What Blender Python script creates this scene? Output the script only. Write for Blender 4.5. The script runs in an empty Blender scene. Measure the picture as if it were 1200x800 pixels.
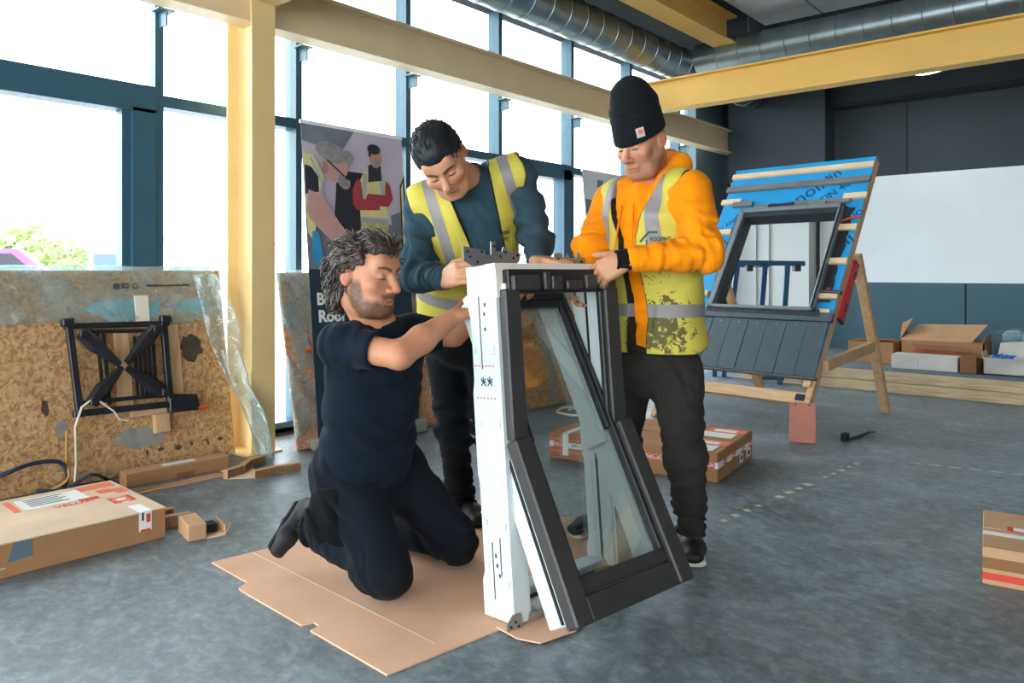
import bpy, bmesh, math, random
import numpy as np
from mathutils import Vector, Matrix, Euler

random.seed(7)
C = bpy.context.scene.collection
SC = bpy.context.scene
# ------------------------------------------------------------------ camera, sky, exposure
CAM_H = 1.13
FPX = 892.0
AZ = math.radians(40.6)
SN, CS = math.sin(AZ), math.cos(AZ)
cam_d = bpy.data.cameras.new('camera')
cam = bpy.data.objects.new('camera', cam_d); C.objects.link(cam)
cam.location = (0, 0, CAM_H)
cam.rotation_euler = (math.pi/2, 0, AZ)
cam_d.sensor_fit = 'HORIZONTAL'; cam_d.sensor_width = 36.0
cam_d.lens = 36.0*FPX/1200.0
cam_d.shift_y = (318-400)/1200.0
cam_d.clip_start = 0.05; cam_d.clip_end = 400
SC.camera = cam

world = bpy.data.worlds.new('overcast_sky'); SC.world = world
world.use_nodes = True
wn = world.node_tree
bg = wn.nodes['Background']
bg.inputs[0].default_value = (0.88, 0.955, 1.0, 1); bg.inputs[1].default_value = 11.0
SC.view_settings.view_transform = 'Standard'
SC.view_settings.look = 'None'
SC.view_settings.exposure = 0.12
SC.view_settings.gamma = 1.0
SC.view_settings.use_curve_mapping = False

WALLX = -4.62      # inner face of the glazed wall
BACKY = 9.8
CEIL = 3.78
for (x, y, z, sx, sz, rot) in ((WALLX-0.3, 3.0, 1.8, 14.0, 3.6, 'x'),):
    ld = bpy.data.lights.new('window_portal', 'AREA'); ld.shape = 'RECTANGLE'
    ld.size = sz; ld.size_y = sx; ld.cycles.is_portal = True
    lo = bpy.data.objects.new('window_portal', ld); C.objects.link(lo)
    lo.location = (x, y, z); lo.rotation_euler = (0, -math.pi/2, 0)

def at(px, py, d):
    """point in the room that lies d metres deep along the sight line of a photo pixel"""
    u = (px-600)/FPX; v = (318-py)/FPX
    return Vector(((-SN+CS*u)*d, (CS+SN*u)*d, CAM_H+v*d))
RGT = Vector((CS, SN, 0)); FWD = Vector((-SN, CS, 0)); UP = Vector((0, 0, 1))

# ------------------------------------------------------------------ materials
def srgb(h):
    if isinstance(h, str):
        h = h.lstrip('#'); c = [int(h[i:i+2], 16)/255 for i in (0, 2, 4)]
    else: c = list(h)[:3]
    return tuple((x/12.92 if x <= .04045 else ((x+.055)/1.055)**2.4) for x in c)+(1,)
MATS = {}
def new_mat(name):
    m = bpy.data.materials.new(name); m.use_nodes = True
    nt = m.node_tree; b = nt.nodes['Principled BSDF']
    MATS[name] = m
    return m, nt, b
def N(nt, t, **kw):
    n = nt.nodes.new(t)
    for k, v in kw.items():
        if k.startswith('i_'):
            key = k[2:]; key = int(key) if key.isdigit() else key
            n.inputs[key].default_value = v
        else: setattr(n, k, v)
    return n
def L(nt, a, b): nt.links.new(a, b)
def coords(nt, kind='Object', scale=(1, 1, 1), rot=(0, 0, 0)):
    tc = N(nt, 'ShaderNodeTexCoord'); mp = N(nt, 'ShaderNodeMapping')
    mp.inputs['Scale'].default_value = scale; mp.inputs['Rotation'].default_value = rot
    L(nt, tc.outputs[kind], mp.inputs[0]); return mp.outputs[0]
def ramp(nt, fac, stops, interp='LINEAR'):
    r = N(nt, 'ShaderNodeValToRGB'); cr = r.color_ramp; cr.interpolation = interp
    while len(cr.elements) < len(stops): cr.elements.new(0.5)
    for e, (p, c) in zip(cr.elements, stops): e.position = p; e.color = c
    L(nt, fac, r.inputs[0]); return r.outputs[0]
def mixc(nt, fac, a, b, mode='MIX'):
    m = N(nt, 'ShaderNodeMix', data_type='RGBA', blend_type=mode)
    for sock, v in ((m.inputs[0], fac), (m.inputs[6], a), (m.inputs[7], b)):
        if hasattr(v, 'links'): L(nt, v, sock)
        else: sock.default_value = v
    return m.outputs[2]
def noise(nt, vec, scale=5, detail=4, rough=.55, dist=0):
    n = N(nt, 'ShaderNodeTexNoise'); n.inputs['Scale'].default_value = scale
    n.inputs['Detail'].default_value = detail; n.inputs['Roughness'].default_value = rough
    n.inputs['Distortion'].default_value = dist
    if vec is not None: L(nt, vec, n.inputs['Vector'])
    return n.outputs['Fac']
def bump(nt, h, b, strength=.3, dist=.01):
    bn = N(nt, 'ShaderNodeBump'); bn.inputs['Strength'].default_value = strength
    bn.inputs['Distance'].default_value = dist
    L(nt, h, bn.inputs['Height']); L(nt, bn.outputs[0], b.inputs['Normal'])
def simple(name, col, rough=.6, metal=0, var=.12, scale=8, bmp=.0, stretch=(1, 1, 1), spec=None, coat=0):
    """base colour with a little procedural mottling and fine relief"""
    m, nt, b = new_mat(name); c = srgb(col)
    v = coords(nt, 'Object', stretch)
    f = noise(nt, v, scale, 5)
    dk = tuple(x*(1-var) for x in c[:3])+(1,); lt = tuple(min(1, x*(1+var)) for x in c[:3])+(1,)
    L(nt, ramp(nt, f, [(.3, dk), (.7, lt)]), b.inputs['Base Color'])
    b.inputs['Roughness'].default_value = rough; b.inputs['Metallic'].default_value = metal
    if spec is not None: b.inputs['Specular IOR Level'].default_value = spec
    if coat: b.inputs['Coat Weight'].default_value = coat; b.inputs['Coat Roughness'].default_value = .15
    if bmp: bump(nt, noise(nt, v, scale*12, 3), b, bmp, .004)
    return m
def wood(name, c1, c2, axis=0, scale=3, rough=.65, obj=True):
    m, nt, b = new_mat(name)
    st = [14, 14, 14]; st[axis] = 1.2
    v = coords(nt, 'Object', tuple(st))
    f = noise(nt, v, scale, 6, .6, .6)
    f2 = noise(nt, coords(nt, 'Object', (1, 1, 1)), 3.0, 3)
    base = ramp(nt, f, [(.3, srgb(c2)), (.65, srgb(c1))])
    L(nt, mixc(nt, .25, base, ramp(nt, f2, [(.35, srgb(c2)), (.7, srgb(c1))])), b.inputs['Base Color'])
    b.inputs['Roughness'].default_value = rough
    bump(nt, f, b, .12, .003)
    return m
def card(name, col, var=.1):
    m, nt, b = new_mat(name); c = srgb(col)
    v = coords(nt, 'Object'); f = noise(nt, v, 3.5, 5, .6)
    f2 = noise(nt, coords(nt, 'Object', (220, 3, 3)), 1, 2)
    dk = tuple(x*(1-var*1.6) for x in c[:3])+(1,); lt = tuple(min(1, x*(1+var)) for x in c[:3])+(1,)
    base = ramp(nt, f, [(.28, dk), (.72, lt)])
    L(nt, mixc(nt, .06, base, ramp(nt, f2, [(.3, dk), (.7, lt)])), b.inputs['Base Color'])
    b.inputs['Roughness'].default_value = .82; b.inputs['Specular IOR Level'].default_value = .25
    bump(nt, f, b, .1, .004)
    return m
def glassy(name, tint=(1, 1, 1), refl=.08, rough=0.0):
    m, nt, b = new_mat(name); nt.nodes.remove(b)
    out = nt.nodes['Material Output']
    t = N(nt, 'ShaderNodeBsdfTransparent'); t.inputs[0].default_value = tuple(tint)+(1,)
    g = N(nt, 'ShaderNodeBsdfGlossy'); g.inputs['Roughness'].default_value = rough
    lw = N(nt, 'ShaderNodeLayerWeight'); lw.inputs[0].default_value = .35
    mm = N(nt, 'ShaderNodeMath', operation='MULTIPLY_ADD'); mm.inputs[1].default_value = .5; mm.inputs[2].default_value = refl
    L(nt, lw.outputs['Fresnel'], mm.inputs[0])
    mx = N(nt, 'ShaderNodeMixShader'); L(nt, mm.outputs[0], mx.inputs[0])
    L(nt, t.outputs[0], mx.inputs[1]); L(nt, g.outputs[0], mx.inputs[2]); L(nt, mx.outputs[0], out.inputs[0])
    return m

# ------------------------------------------------------------------ mesh helpers
class MB:
    """collects shapes; build() links them as ONE mesh object"""
    def __init__(s): s.v = []; s.f = []; s.mi = []; s.cur = 0; s.smooth = []
    def add(s, vs, fs, sm=False):
        o = len(s.v); s.v += [tuple(v) for v in vs]
        for f in fs: s.f.append([i+o for i in f]); s.mi.append(s.cur); s.smooth.append(sm)
        return s
    def box(s, x0, y0, z0, x1, y1, z1, M=None):
        vs = [Vector((x, y, z)) for z in (z0, z1) for y in (y0, y1) for x in (x0, x1)]
        if M is not None: vs = [M @ v for v in vs]
        return s.add(vs, [(0, 2, 3, 1), (4, 5, 7, 6), (0, 1, 5, 4), (2, 6, 7, 3), (0, 4, 6, 2), (1, 3, 7, 5)])
    def cbox(s, x0, y0, z0, x1, y1, z1, c=.004, M=None):
        """box with chamfered edges along every side"""
        bm = bmesh.new(); bmesh.ops.create_cube(bm, size=1)
        for v in bm.verts:
            v.co = Vector(((x0+x1)/2+v.co.x*(x1-x0), (y0+y1)/2+v.co.y*(y1-y0), (z0+z1)/2+v.co.z*(z1-z0)))
        bmesh.ops.bevel(bm, geom=bm.edges[:], offset=c, segments=1, affect='EDGES')
        return s.frombm(bm, M)
    def frombm(s, bm, M=None, sm=False):
        bm.verts.index_update()
        vs = [(M @ v.co if M is not None else v.co.copy()) for v in bm.verts]
        s.add(vs, [[v.index for v in f.verts] for f in bm.faces], sm); bm.free(); return s
    def bar(s, a, b, w, h, up=(0, 0, 1), c=0):
        """box beam from a to b, w across, h along up"""
        a, b = Vector(a), Vector(b); d = b-a; ln = d.length; x = d/ln
        y = Vector(up).cross(x)
        if y.length < 1e-4: y = Vector((0, 1, 0)).cross(x)
        y.normalize(); z = x.cross(y)
        M = Matrix((x, y, z)).transposed().to_4x4(); M.translation = a
        if c: return s.cbox(0, -w/2, -h/2, ln, w/2, h/2, c, M)
        return s.box(0, -w/2, -h/2, ln, w/2, h/2, M)
    def tube(s, pts, r, n=10, cap=True, closed=False):
        pts = [Vector(p) for p in pts]; m = len(pts)
        rs = r if isinstance(r, (list, tuple)) else [r]*m
        rings = []; prev = None
        for i, p in enumerate(pts):
            if closed: t = pts[(i+1) % m]-pts[i-1]
            else: t = pts[min(i+1, m-1)]-pts[max(i-1, 0)]
            t.normalize()
            if prev is None:
                u = t.cross(Vector((0, 0, 1)))
                if u.length < .05: u = t.cross(Vector((1, 0, 0)))
            else: u = prev-t*prev.dot(t)
            u.normalize(); prev = u; w = t.cross(u)
            rings.append([p+(u*math.cos(2*math.pi*k/n)+w*math.sin(2*math.pi*k/n))*rs[i] for k in range(n)])
        vs = [v for g in rings for v in g]; fs = []
        for i in range(m if closed else m-1):
            a0 = i*n; b0 = ((i+1) % m)*n
            for k in range(n): fs.append((a0+k, a0+(k+1) % n, b0+(k+1) % n, b0+k))
        if cap and not closed: fs += [tuple(range(n))[::-1], tuple((m-1)*n+k for k in range(n))]
        return s.add(vs, fs, True)
    def prism(s, poly, z0, z1, M=None):
        """polygon in xy extruded from z0 to z1"""
        n = len(poly)
        vs = [Vector((p[0], p[1], z0)) for p in poly]+[Vector((p[0], p[1], z1)) for p in poly]
        if M is not None: vs = [M @ v for v in vs]
        fs = [tuple(range(n))[::-1], tuple(range(n, 2*n))]+[(k, (k+1) % n, n+(k+1) % n, n+k) for k in range(n)]
        return s.add(vs, fs)
    def lathe(s, prof, n=24, M=None):
        vs = []; fs = []
        for (r, z) in prof:
            for k in range(n):
                a = 2*math.pi*k/n; v = Vector((r*math.cos(a), r*math.sin(a), z)); vs.append(M @ v if M is not None else v)
        for i in range(len(prof)-1):
            for k in range(n): fs.append((i*n+k, i*n+(k+1) % n, (i+1)*n+(k+1) % n, (i+1)*n+k))
        return s.add(vs, fs, True)
    def build(s, name, mat, parent=None, fix=True, sharp=.6):
        me = bpy.data.meshes.new(name); me.from_pydata(s.v, [], s.f)
        mats = mat if isinstance(mat, (list, tuple)) else [mat]
        for m in mats: me.materials.append(MATS[m] if isinstance(m, str) else m)
        me.polygons.foreach_set('material_index', s.mi); me.polygons.foreach_set('use_smooth', s.smooth)
        if fix:
            bm = bmesh.new(); bm.from_mesh(me); bmesh.ops.recalc_face_normals(bm, faces=bm.faces[:]); bm.to_mesh(me); bm.free()
        if any(s.smooth):
            try: me.set_sharp_from_angle(angle=sharp)
            except Exception: pass
        me.update()
        o = bpy.data.objects.new(name, me); C.objects.link(o)
        if parent is not None: o.parent = parent
        return o
def tag(o, label=None, cat=None, group=None, kind=None):
    if label: o['label'] = label
    if cat: o['category'] = cat
    if group: o['group'] = group
    if kind: o['kind'] = kind
    return o
def empty(name, loc=(0, 0, 0), M=None):
    o = bpy.data.objects.new(name, None); C.objects.link(o); o.empty_display_size = .1
    if M is not None: o.matrix_world = M
    else: o.location = loc
    return o
def share(o, name=None, parent=None, M=None):
    c = o.copy(); C.objects.link(c)
    if parent is not None: c.parent = parent
    if M is not None: c.matrix_local = M
    return c
def frame_M(origin, x, z):
    """matrix with the given origin, x axis and (roughly) z axis"""
    x = Vector(x).normalized(); z = Vector(z); y = z.cross(x).normalized(); z = x.cross(y).normalized()
    M = Matrix((x, y, z)).transposed().to_4x4(); M.translation = Vector(origin); return M
def text_mesh(body, size, mat, name, parent, M, bold=0.0, width=None, align='CENTER', extrude=.0004, flip=False):
    cu = bpy.data.curves.new(name, 'FONT'); cu.body = body; cu.size = size; cu.align_x = align; cu.align_y = 'CENTER'
    cu.extrude = extrude; cu.offset = bold; cu.resolution_u = 3
    t = bpy.data.objects.new(name, cu); C.objects.link(t)
    bpy.context.view_layer.update()
    me = bpy.data.meshes.new_from_object(t.evaluated_get(bpy.context.evaluated_depsgraph_get()))
    bpy.data.objects.remove(t); bpy.data.curves.remove(cu)
    if width:
        xs = [v.co.x for v in me.vertices]; k = width/max(1e-6, max(xs)-min(xs))
        for v in me.vertices: v.co.x *= k
    if flip:
        for v in me.vertices: v.co.x *= -1
    me.materials.clear(); me.materials.append(MATS[mat])
    o = bpy.data.objects.new(name, me); C.objects.link(o)
    if parent is not None: o.parent = parent
    o.matrix_local = M
    return o
# ------------------------------------------------------------------ materials of the place
def make_floor_mat():
    m, nt, b = new_mat('floor_concrete')
    v = coords(nt, 'Object')
    big = noise(nt, v, .55, 4, .6, .4); mid = noise(nt, v, 2.6, 7, .68, .5)
    fine = noise(nt, coords(nt, 'Object', (1, 1.25, 1), (0, 0, .6)), 17, 8, .78, .25)
    spot = noise(nt, coords(nt, 'Object', (1, 1.6, 1), (0, 0, .9)), 7.5, 3, .5, .8)
    a = ramp(nt, mid, [(.33, srgb('#3a4348')), (.5, srgb('#6f7d85')), (.66, srgb('#a3b1b8'))])
    a = mixc(nt, .5, a, ramp(nt, fine, [(.33, srgb('#262d31')), (.51, srgb('#6c7981')), (.70, srgb('#b2bdc3'))]))
    a = mixc(nt, ramp(nt, big, [(.35, (0, 0, 0, 1)), (.7, (.4, .4, .4, 1))]), a, srgb('#5c5b55'))
    pale = ramp(nt, spot, [(.60, (0, 0, 0, 1)), (.68, (.5, .5, .5, 1))])
    a = mixc(nt, pale, a, srgb('#8b9190'))
    L(nt, a, b.inputs['Base Color'])
    L(nt, ramp(nt, mid, [(.3, (.36,)*3+(1,)), (.75, (.58,)*3+(1,))]), b.inputs['Roughness'])
    b.inputs['Specular IOR Level'].default_value = .42
    bump(nt, fine, b, .12, .004)
make_floor_mat()
simple('frame_blue', '#2f586a', .42, 0, .08, 3)
simple('steel_yellow', '#e6c88c', .5, 0, .06, 2.5, .03)
simple('steel_cream', '#dcc6a0', .5, 0, .05, 2.5, .03)
simple('steel_amber', '#e2b55c', .5, 0, .06, 2.5, .03)
simple('dark_wall', '#343d42', .8, 0, .07, 2, .03)
simple('teal_wall', '#41606b', .75, 0, .07, 2, .03)
simple('dark_ceiling', '#1d2124', .9, 0, .1, 2)
simple('white_wall', '#e4eaec', .8, 0, .03, 2)
simple('light_wall', '#c9ccca', .85, 0, .03, 2)
simple('pier_blue', '#5f7680', .7, 0, .05, 2)
simple('platform_grey', '#5c6f78', .8, 0, .12, 6, .1)
simple('ceiling_tile', '#b9bcbc', .9, 0, .04, 3)
simple('galvanised', '#8f9a9e', .33, .85, .15, 6, .02)
simple('zinc', '#a9b0b2', .35, .8, .12, 20)
wood('pine', '#dcb892', '#c29464')
wood('pine_y', '#d8b58c', '#b98f60', 1)
wood('pine_pale', '#e6cfae', '#cfae84')
wood('pine_pale_y', '#e6cfae', '#cfae84', 1)
wood('batten_grey', '#7c7c77', '#55575a')
wood('pine_lumber', '#d9c6a4', '#a88d67')
simple('black_plastic', '#1b1d20', .45, 0, .15, 6)
simple('black_steel', '#26292f', .42, .3, .15, 9, .03)
simple('orange_plastic', '#e2551c', .5)
simple('rubber_black', '#17181a', .8)
glassy('pane_glass', (.97, .99, 1.0), .02)
glassy('window_glass', (.955, .99, .98), .015)
glassy('clear_plastic', (.75, .88, .92), .1, .15)
m, nt, b = new_mat('lamp_glow'); b.inputs['Emission Color'].default_value = (1, .93, .82, 1); b.inputs['Emission Strength'].default_value = 13.0
b.inputs['Base Color'].default_value = (.8, .8, .78, 1)

# ------------------------------------------------------------------ floor, ceiling, walls
RX0, RX1, RY0, RY1 = WALLX-.14, 5.2, -4.5, BACKY
def struct(mb, name, mat, parent=None): 
    o = mb.build(name, mat, parent)
    if parent is None: o['kind'] = 'structure'
    return o
struct(MB().box(RX0, RY0, -.15, RX1, RY1+.2, 0), 'floor', 'floor_concrete')
ceiling = struct(MB().box(RX0, RY0, CEIL, RX1, RY1+.2, CEIL+.15), 'ceiling', 'dark_ceiling')
# pale ceiling tiles between the beams
tile0 = None
for i in range(5):
    for j in range(6):
        x = -3.25+i*.61; y = 4.6+j*.61
        if tile0 is None:
            tile0 = MB().cbox(0, 0, 0, .595, .595, .018, .004).build('ceiling_tile', 'ceiling_tile', ceiling); t = tile0
        else: t = share(tile0, parent=ceiling)
        t.location = (x, y, CEIL-.02)
wb = struct(MB().box(RX0, BACKY, 0, RX1, BACKY+.2, CEIL), 'wall_back', 'dark_wall')
def wpart(mb, name, mat, par=wb): return mb.build(name, mat, par)
wpart(MB().box(-3.29, BACKY-.012, 1.0, RX1, BACKY+.001, 2.27), 'white_panel_band', 'white_wall')
wpart(MB().box(-3.34, BACKY-.012, 0, RX1, BACKY+.001, 1.0), 'lower_panel', 'teal_wall')
wpart(MB().box(-4.36, BACKY-.26, 0, -3.34, BACKY+.001, 2.30), 'white_pier', 'light_wall')
for x in (-4.05, -3.88): wpart(MB().box(x, BACKY-.3, 0, x+.05, BACKY-.258, 2.3), 'pier_trim', 'light_wall')
wpart(MB().box(-4.36, BACKY-.34, 2.30, -3.12, BACKY+.001, CEIL), 'dark_pier', 'dark_wall')
wpart(MB().box(-3.12, BACKY-.14, 3.16, RX1, BACKY+.001, CEIL), 'bulkhead', 'dark_wall')
wpart(MB().box(-3.12, BACKY-.2, 3.12, RX1, BACKY+.001, 3.165), 'bulkhead_ledge', 'dark_ceiling')
for x in (-1.7, .1, 1.9): wpart(MB().box(x, BACKY-.018, 0, x+.012, BACKY+.001, 1.0), 'panel_joint', 'dark_ceiling')
for x in (-2.3, -.5, 1.3): wpart(MB().box(x, BACKY-.006, 2.27, x+.01, BACKY+.001, 3.12), 'panel_joint', 'dark_ceiling')
# end pier of the glazed wall
struct(MB().box(RX0, 9.0, 0, WALLX+.03, BACKY, CEIL), 'wall_left_pier', 'pier_blue')
wl = struct(MB().box(RX0-.02, RY0, 3.52, WALLX+.02, 9.0, CEIL).box(RX0-.02, RY0, 0, WALLX, 9.0, .05), 'wall_left', 'dark_ceiling')
# side and rear walls behind the camera, with openings added for fill daylight
wr = struct(MB().box(RX1, RY0, 0, RX1+.2, RY1+.2, .8).box(RX1, RY0, 2.9, RX1+.2, RY1+.2, CEIL).box(RX1, -1.5, .8, RX1+.2, RY1+.2, 2.9), 'wall_right', 'dark_wall')
wf = struct(MB().box(RX0, RY0-.2, 0, RX1+.2, RY0, .5).box(RX0, RY0-.2, 2.9, RX1+.2, RY0, CEIL)
            .box(RX0, RY0-.2, .5, RX0+.6, RY0, 2.9).box(RX1-2.6, RY0-.2, .5, RX1+.2, RY0, 2.9), 'wall_front', 'white_wall')

# ------------------------------------------------------------------ glazed wall: one window per bay
mull = [-3.4, -2.3, -1.2, -.1, 1.02, 2.11, 3.09, 4.11, 5.23, 6.35, 7.48, 8.62, 9.02]
mull_me = None; bracket_me = None
for i in range(len(mull)-1):
    y0, y1 = mull[i], mull[i+1]
    w = empty('window_%d' % (i+1), (WALLX, y0, 0)); w['kind'] = 'structure'
    if mull_me is None:
        mull_me = MB().box(-.13, -.025, 0, 0, .025, 3.55).build('mullion', 'frame_blue', w); mo = mull_me
        b_ = MB().box(-.01, -.006, 2.60, .10, .006, 2.69).box(.0, -.05, 2.69, .1, .05, 2.70)
        bracket_me = b_.build('beam_bracket', 'frame_blue', w)
    else:
        mo = share(mull_me, parent=w); share(bracket_me, parent=w)
    W_ = y1-y0
    big = i in (0, 2, 4)   # the doors have heavier frames
    if big:
        MB().box(-.13, .02, 2.08, .01, W_-.02, 2.24).build('transom', 'frame_blue', w)
        MB().box(-.13, W_-.16, 0, .01, W_-.025, 2.1).build('door_post', 'frame_blue', w)
        MB().box(-.10, W_-.21, 0.05, -.02, W_-.16, 2.08).build('door_stile', 'frame_blue', w)
    else:
        MB().box(-.13, .025, 2.13, 0, W_-.025, 2.20).build('transom', 'frame_blue', w)
        if i == 8:
            MB().box(-.13, W_-.16, 0, .01, W_-.025, 2.16).build('door_post', 'frame_blue', w)
            MB().box(-.13, .02, 2.06, .01, W_-.02, 2.21).build('door_head', 'frame_blue', w)
    MB().box(-.13, .025, 0.02, 0, W_-.025, .09).build('bottom_rail', 'frame_blue', w)
    MB().box(-.075, .02, .05, -.065, W_-.02, 2.15).build('pane', 'pane_glass', w)
    MB().box(-.075, .02, 2.19, -.065, W_-.02, 3.54).build('pane', 'pane_glass', w)

# ------------------------------------------------------------------ steel frame
def ibeam(a, b, h, wd, tf, tw, up, name, mat, parent=None):
    """I section from a to b (a, b are the section's centre line), h along up"""
    a, b = Vector(a), Vector(b); d = b-a; x = d.normalized(); y = Vector(up).cross(x).normalized(); z = x.cross(y)
    M = Matrix((x, y, z)).transposed().to_4x4(); M.translation = a; l = d.length
    m = MB().box(0, -wd/2, -h/2, l, wd/2, -h/2+tf, M).box(0, -wd/2, h/2-tf, l, wd/2, h/2, M).box(0, -tw/2, -h/2+tf, l, tw/2, h/2-tf, M)
    return m.build(name, mat, parent)
col = empty('steel_column', (-4.38, 2.575, 0))
tag(col, 'tall cream yellow steel column standing by the glazed wall', 'column')
o = ibeam((0, 0, 0), (0, 0, CEIL), .30, .16, .016, .012, (1, 0, 0), 'column_shaft', 'steel_yellow', col)
MB().box(-.19, -.12, 0, .17, .12, .012).build('base_plate', 'steel_yellow', col)
o = MB()
for y in (2.0,): pass
o = ibeam((-4.38, RY0, 2.83), (-4.38, 9.72, 2.83), .30, .16, .016, .012, (0, 0, 1), 'steel_beam', 'steel_cream')
tag(o, 'long pale yellow steel beam running along the glazed wall', 'beam')
bl = MB().cbox(-4.47, 9.66, 2.66, -4.29, 9.79, 3.0, .004).build('beam_end_seat', 'dark_ceiling', o)
e = ibeam((-4.24, 7.0, 2.94), (5.1, 7.0, 2.94), .31, .17, .016, .012, (0, 0, 1), 'steel_beam', 'steel_amber')
tag(e, 'yellow steel beam crossing the hall in front of the dark end wall', 'beam')
pl = MB().box(-4.25, 6.9, 2.80, -4.235, 7.1, 3.12).build('end_plate', 'steel_yellow', e)
nut = MB().lathe([(0, 0), (.014, 0), (.014, .014), (0, .014)], 6)
n0 = nut.build('bolt', 'zinc', e)
k = 0
for yy in (6.93, 7.07):
    for zz in (2.87, 2.95, 3.03):
        nn = n0 if k == 0 else share(n0, parent=e)
        nn.location = (-4.234, yy, zz); nn.rotation_euler = (0, math.pi/2, 0); k += 1
e2 = ibeam((-4.22, 2.575, 2.94), (5.1, 2.575, 2.94), .30, .17, .016, .012, (0, 0, 1), 'steel_beam', 'steel_yellow')
tag(e2, 'pale yellow steel beam springing from the top of the column', 'beam')
e3 = ibeam((-3.48, RY0, 3.63), (-3.48, 7.5, 3.63), .29, .24, .02, .014, (0, 0, 1), 'steel_beam', 'steel_amber')
tag(e3, 'amber steel beam tight under the ceiling beside the duct', 'beam')
e4 = MB().box(-3.3, 7.95, 3.42, 5.1, 8.4, CEIL).build('ceiling_bulkhead', 'dark_ceiling'); e4['kind'] = 'structure'; e4.name = 'trim_1'

# ------------------------------------------------------------------ ventilation ducts
def duct(a, b, r, name, label, n=28, step=.17):
    a, b = Vector(a), Vector(b); root = empty(name, a); tag(root, label, 'duct')
    d = b-a; l = d.length
    M = d.to_track_quat('Z', 'Y').to_matrix().to_4x4()
    MB().lathe([(0, 0), (r, 0), (r, l), (0, l)], n, M).build('duct_pipe', 'galvanised', root)
    k = max(1, int(l/step)); ring = None
    for i in range(1, k):
        if ring is None:
            ring = MB().lathe([(r, -.007), (r+.006, -.003), (r+.006, .003), (r, .007)], n).build('seam_band', 'galvanised', root); rr = ring
        else: rr = share(ring, parent=root)
        rr.matrix_local = Matrix.Translation(d*(i/k)) @ M
    return root
d1 = duct((-4.02, -1.5, 3.39), (-4.02, 9.4, 3.39), .175, 'ventilation_duct', 'round galvanised duct running along the top of the windows', 28, .24)
d2 = duct((-3.84, 7.62, 3.43), (5.0, 7.62, 3.43), .17, 'ventilation_duct', 'round galvanised duct branching across the hall above the yellow beam', 28, .24)
g = MB().box(-.02, -.24, -.1, .04, .24, .1)
g = MB().box(0, -.26, -.12, .1, .26, -.10).box(0, -.26, .10, .1, .26, .12).box(0, -.26, -.1, .1, -.24, .1).box(0, .24, -.1, .1, .26, .1).build('grille_frame', 'white_wall', d1)
g.location = (.13, 5.75, -.02)
lv0 = None
for i in range(9):
    lv = MB().box(.01, -.24, -.004, .05, .24, .004).build('grille_slat', 'black_plastic', d1) if lv0 is None else share(lv0, parent=d1)
    lv0 = lv0 or lv; lv.location = (.13, 5.75, -.10+i*.02); lv.rotation_euler = (0, .5, 0)
g2 = MB().box(0, -.2, -.1, .1, .2, -.08).box(0, -.2, .08, .1, .2, .1).box(0, -.2, -.08, .1, -.18, .08).box(0, .18, -.08, .1, .2, .08).build('grille_frame', 'white_wall', d1)
g2.location = (.13, 10.35, -.03)
MB().tube([(0, 0, 0), (0, 0, .2)], .006, 6).build('hanger_rod', 'zinc', d2).location = (2.2, 0, .16)
MB().tube([(0, 0, 0), (0, 0, .28)], .004, 6).build('hanger_rod', 'zinc', d2).location = (.55, 0, .1)

# ------------------------------------------------------------------ ceiling lamps
lamp_parts = None
def lamp(x, y, label):
    global lamp_parts
    root = empty('ceiling_lamp', (x, y, 3.2)); tag(root, label, 'lamp', 'round pendant lamps under the ceiling')
    if lamp_parts is None:
        a = MB().lathe([(0, .07), (.19, .07), (.215, .05), (.215, .0), (.2, .0), (.2, .02), (0, .02)], 36).build('lamp_housing', 'white_wall', root)
        b2 = MB().lathe([(0, -.035), (.1, -.028), (.17, -.008), (.2, .015)], 36).build('lamp_diffuser', 'lamp_glow', root)
        c2 = MB().tube([(0, 0, .07), (0, 0, CEIL-3.2)], .008, 8).build('lamp_rod', 'black_plastic', root)
        lamp_parts = (a, b2, c2)
    else:
        for q in lamp_parts: share(q, parent=root)
lamp(-1.87, 8.7, 'round white lit lamp glowing under the dark ceiling beyond the yellow beam')
for (x, y) in ((1.2, 8.7), (-1.2, 5.2), (2.2, .2), (4.4, 3.6), (4.4, .4), (-.3, -2.6), (3, -2.6), (-2.6, -2.6)):  # extra lamps out of view, added as fill light for the hall
    lamp(x, y, 'added round fill lamp hanging out of view above the hall floor')

# ------------------------------------------------------------------ platform with timber kerb along the back
pf = MB().box(-3.36, 7.72, 0, RX1-.01, BACKY-.02, .195).build('platform', 'platform_grey'); pf['kind'] = 'structure'
for z0, off, nm in ((0.0, .0, 0), (.098, .012, 1)):
    o = MB().cbox(0, 0, 0, 5.4 if nm == 0 else 5.1, .047, .095, .005).build('lumber_beam', 'pine_lumber')
    o.location = (-3.36+.55*nm*0, 7.655+off, z0+.001)
    tag(o, ('lower', 'upper')[nm]+' pale timber beam edging the low platform', 'timber', 'timbers edging the platform')
MB().cbox(-.0, 0, 0, .047, .9, .19, .004).build('lumber_beam', 'pine_lumber').location = (-3.412, 7.72, .001)
bpy.data.objects['lumber_beam.002']['label'] = 'short pale timber closing the end of the low platform'
bpy.data.objects['lumber_beam.002']['category'] = 'timber'
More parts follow.
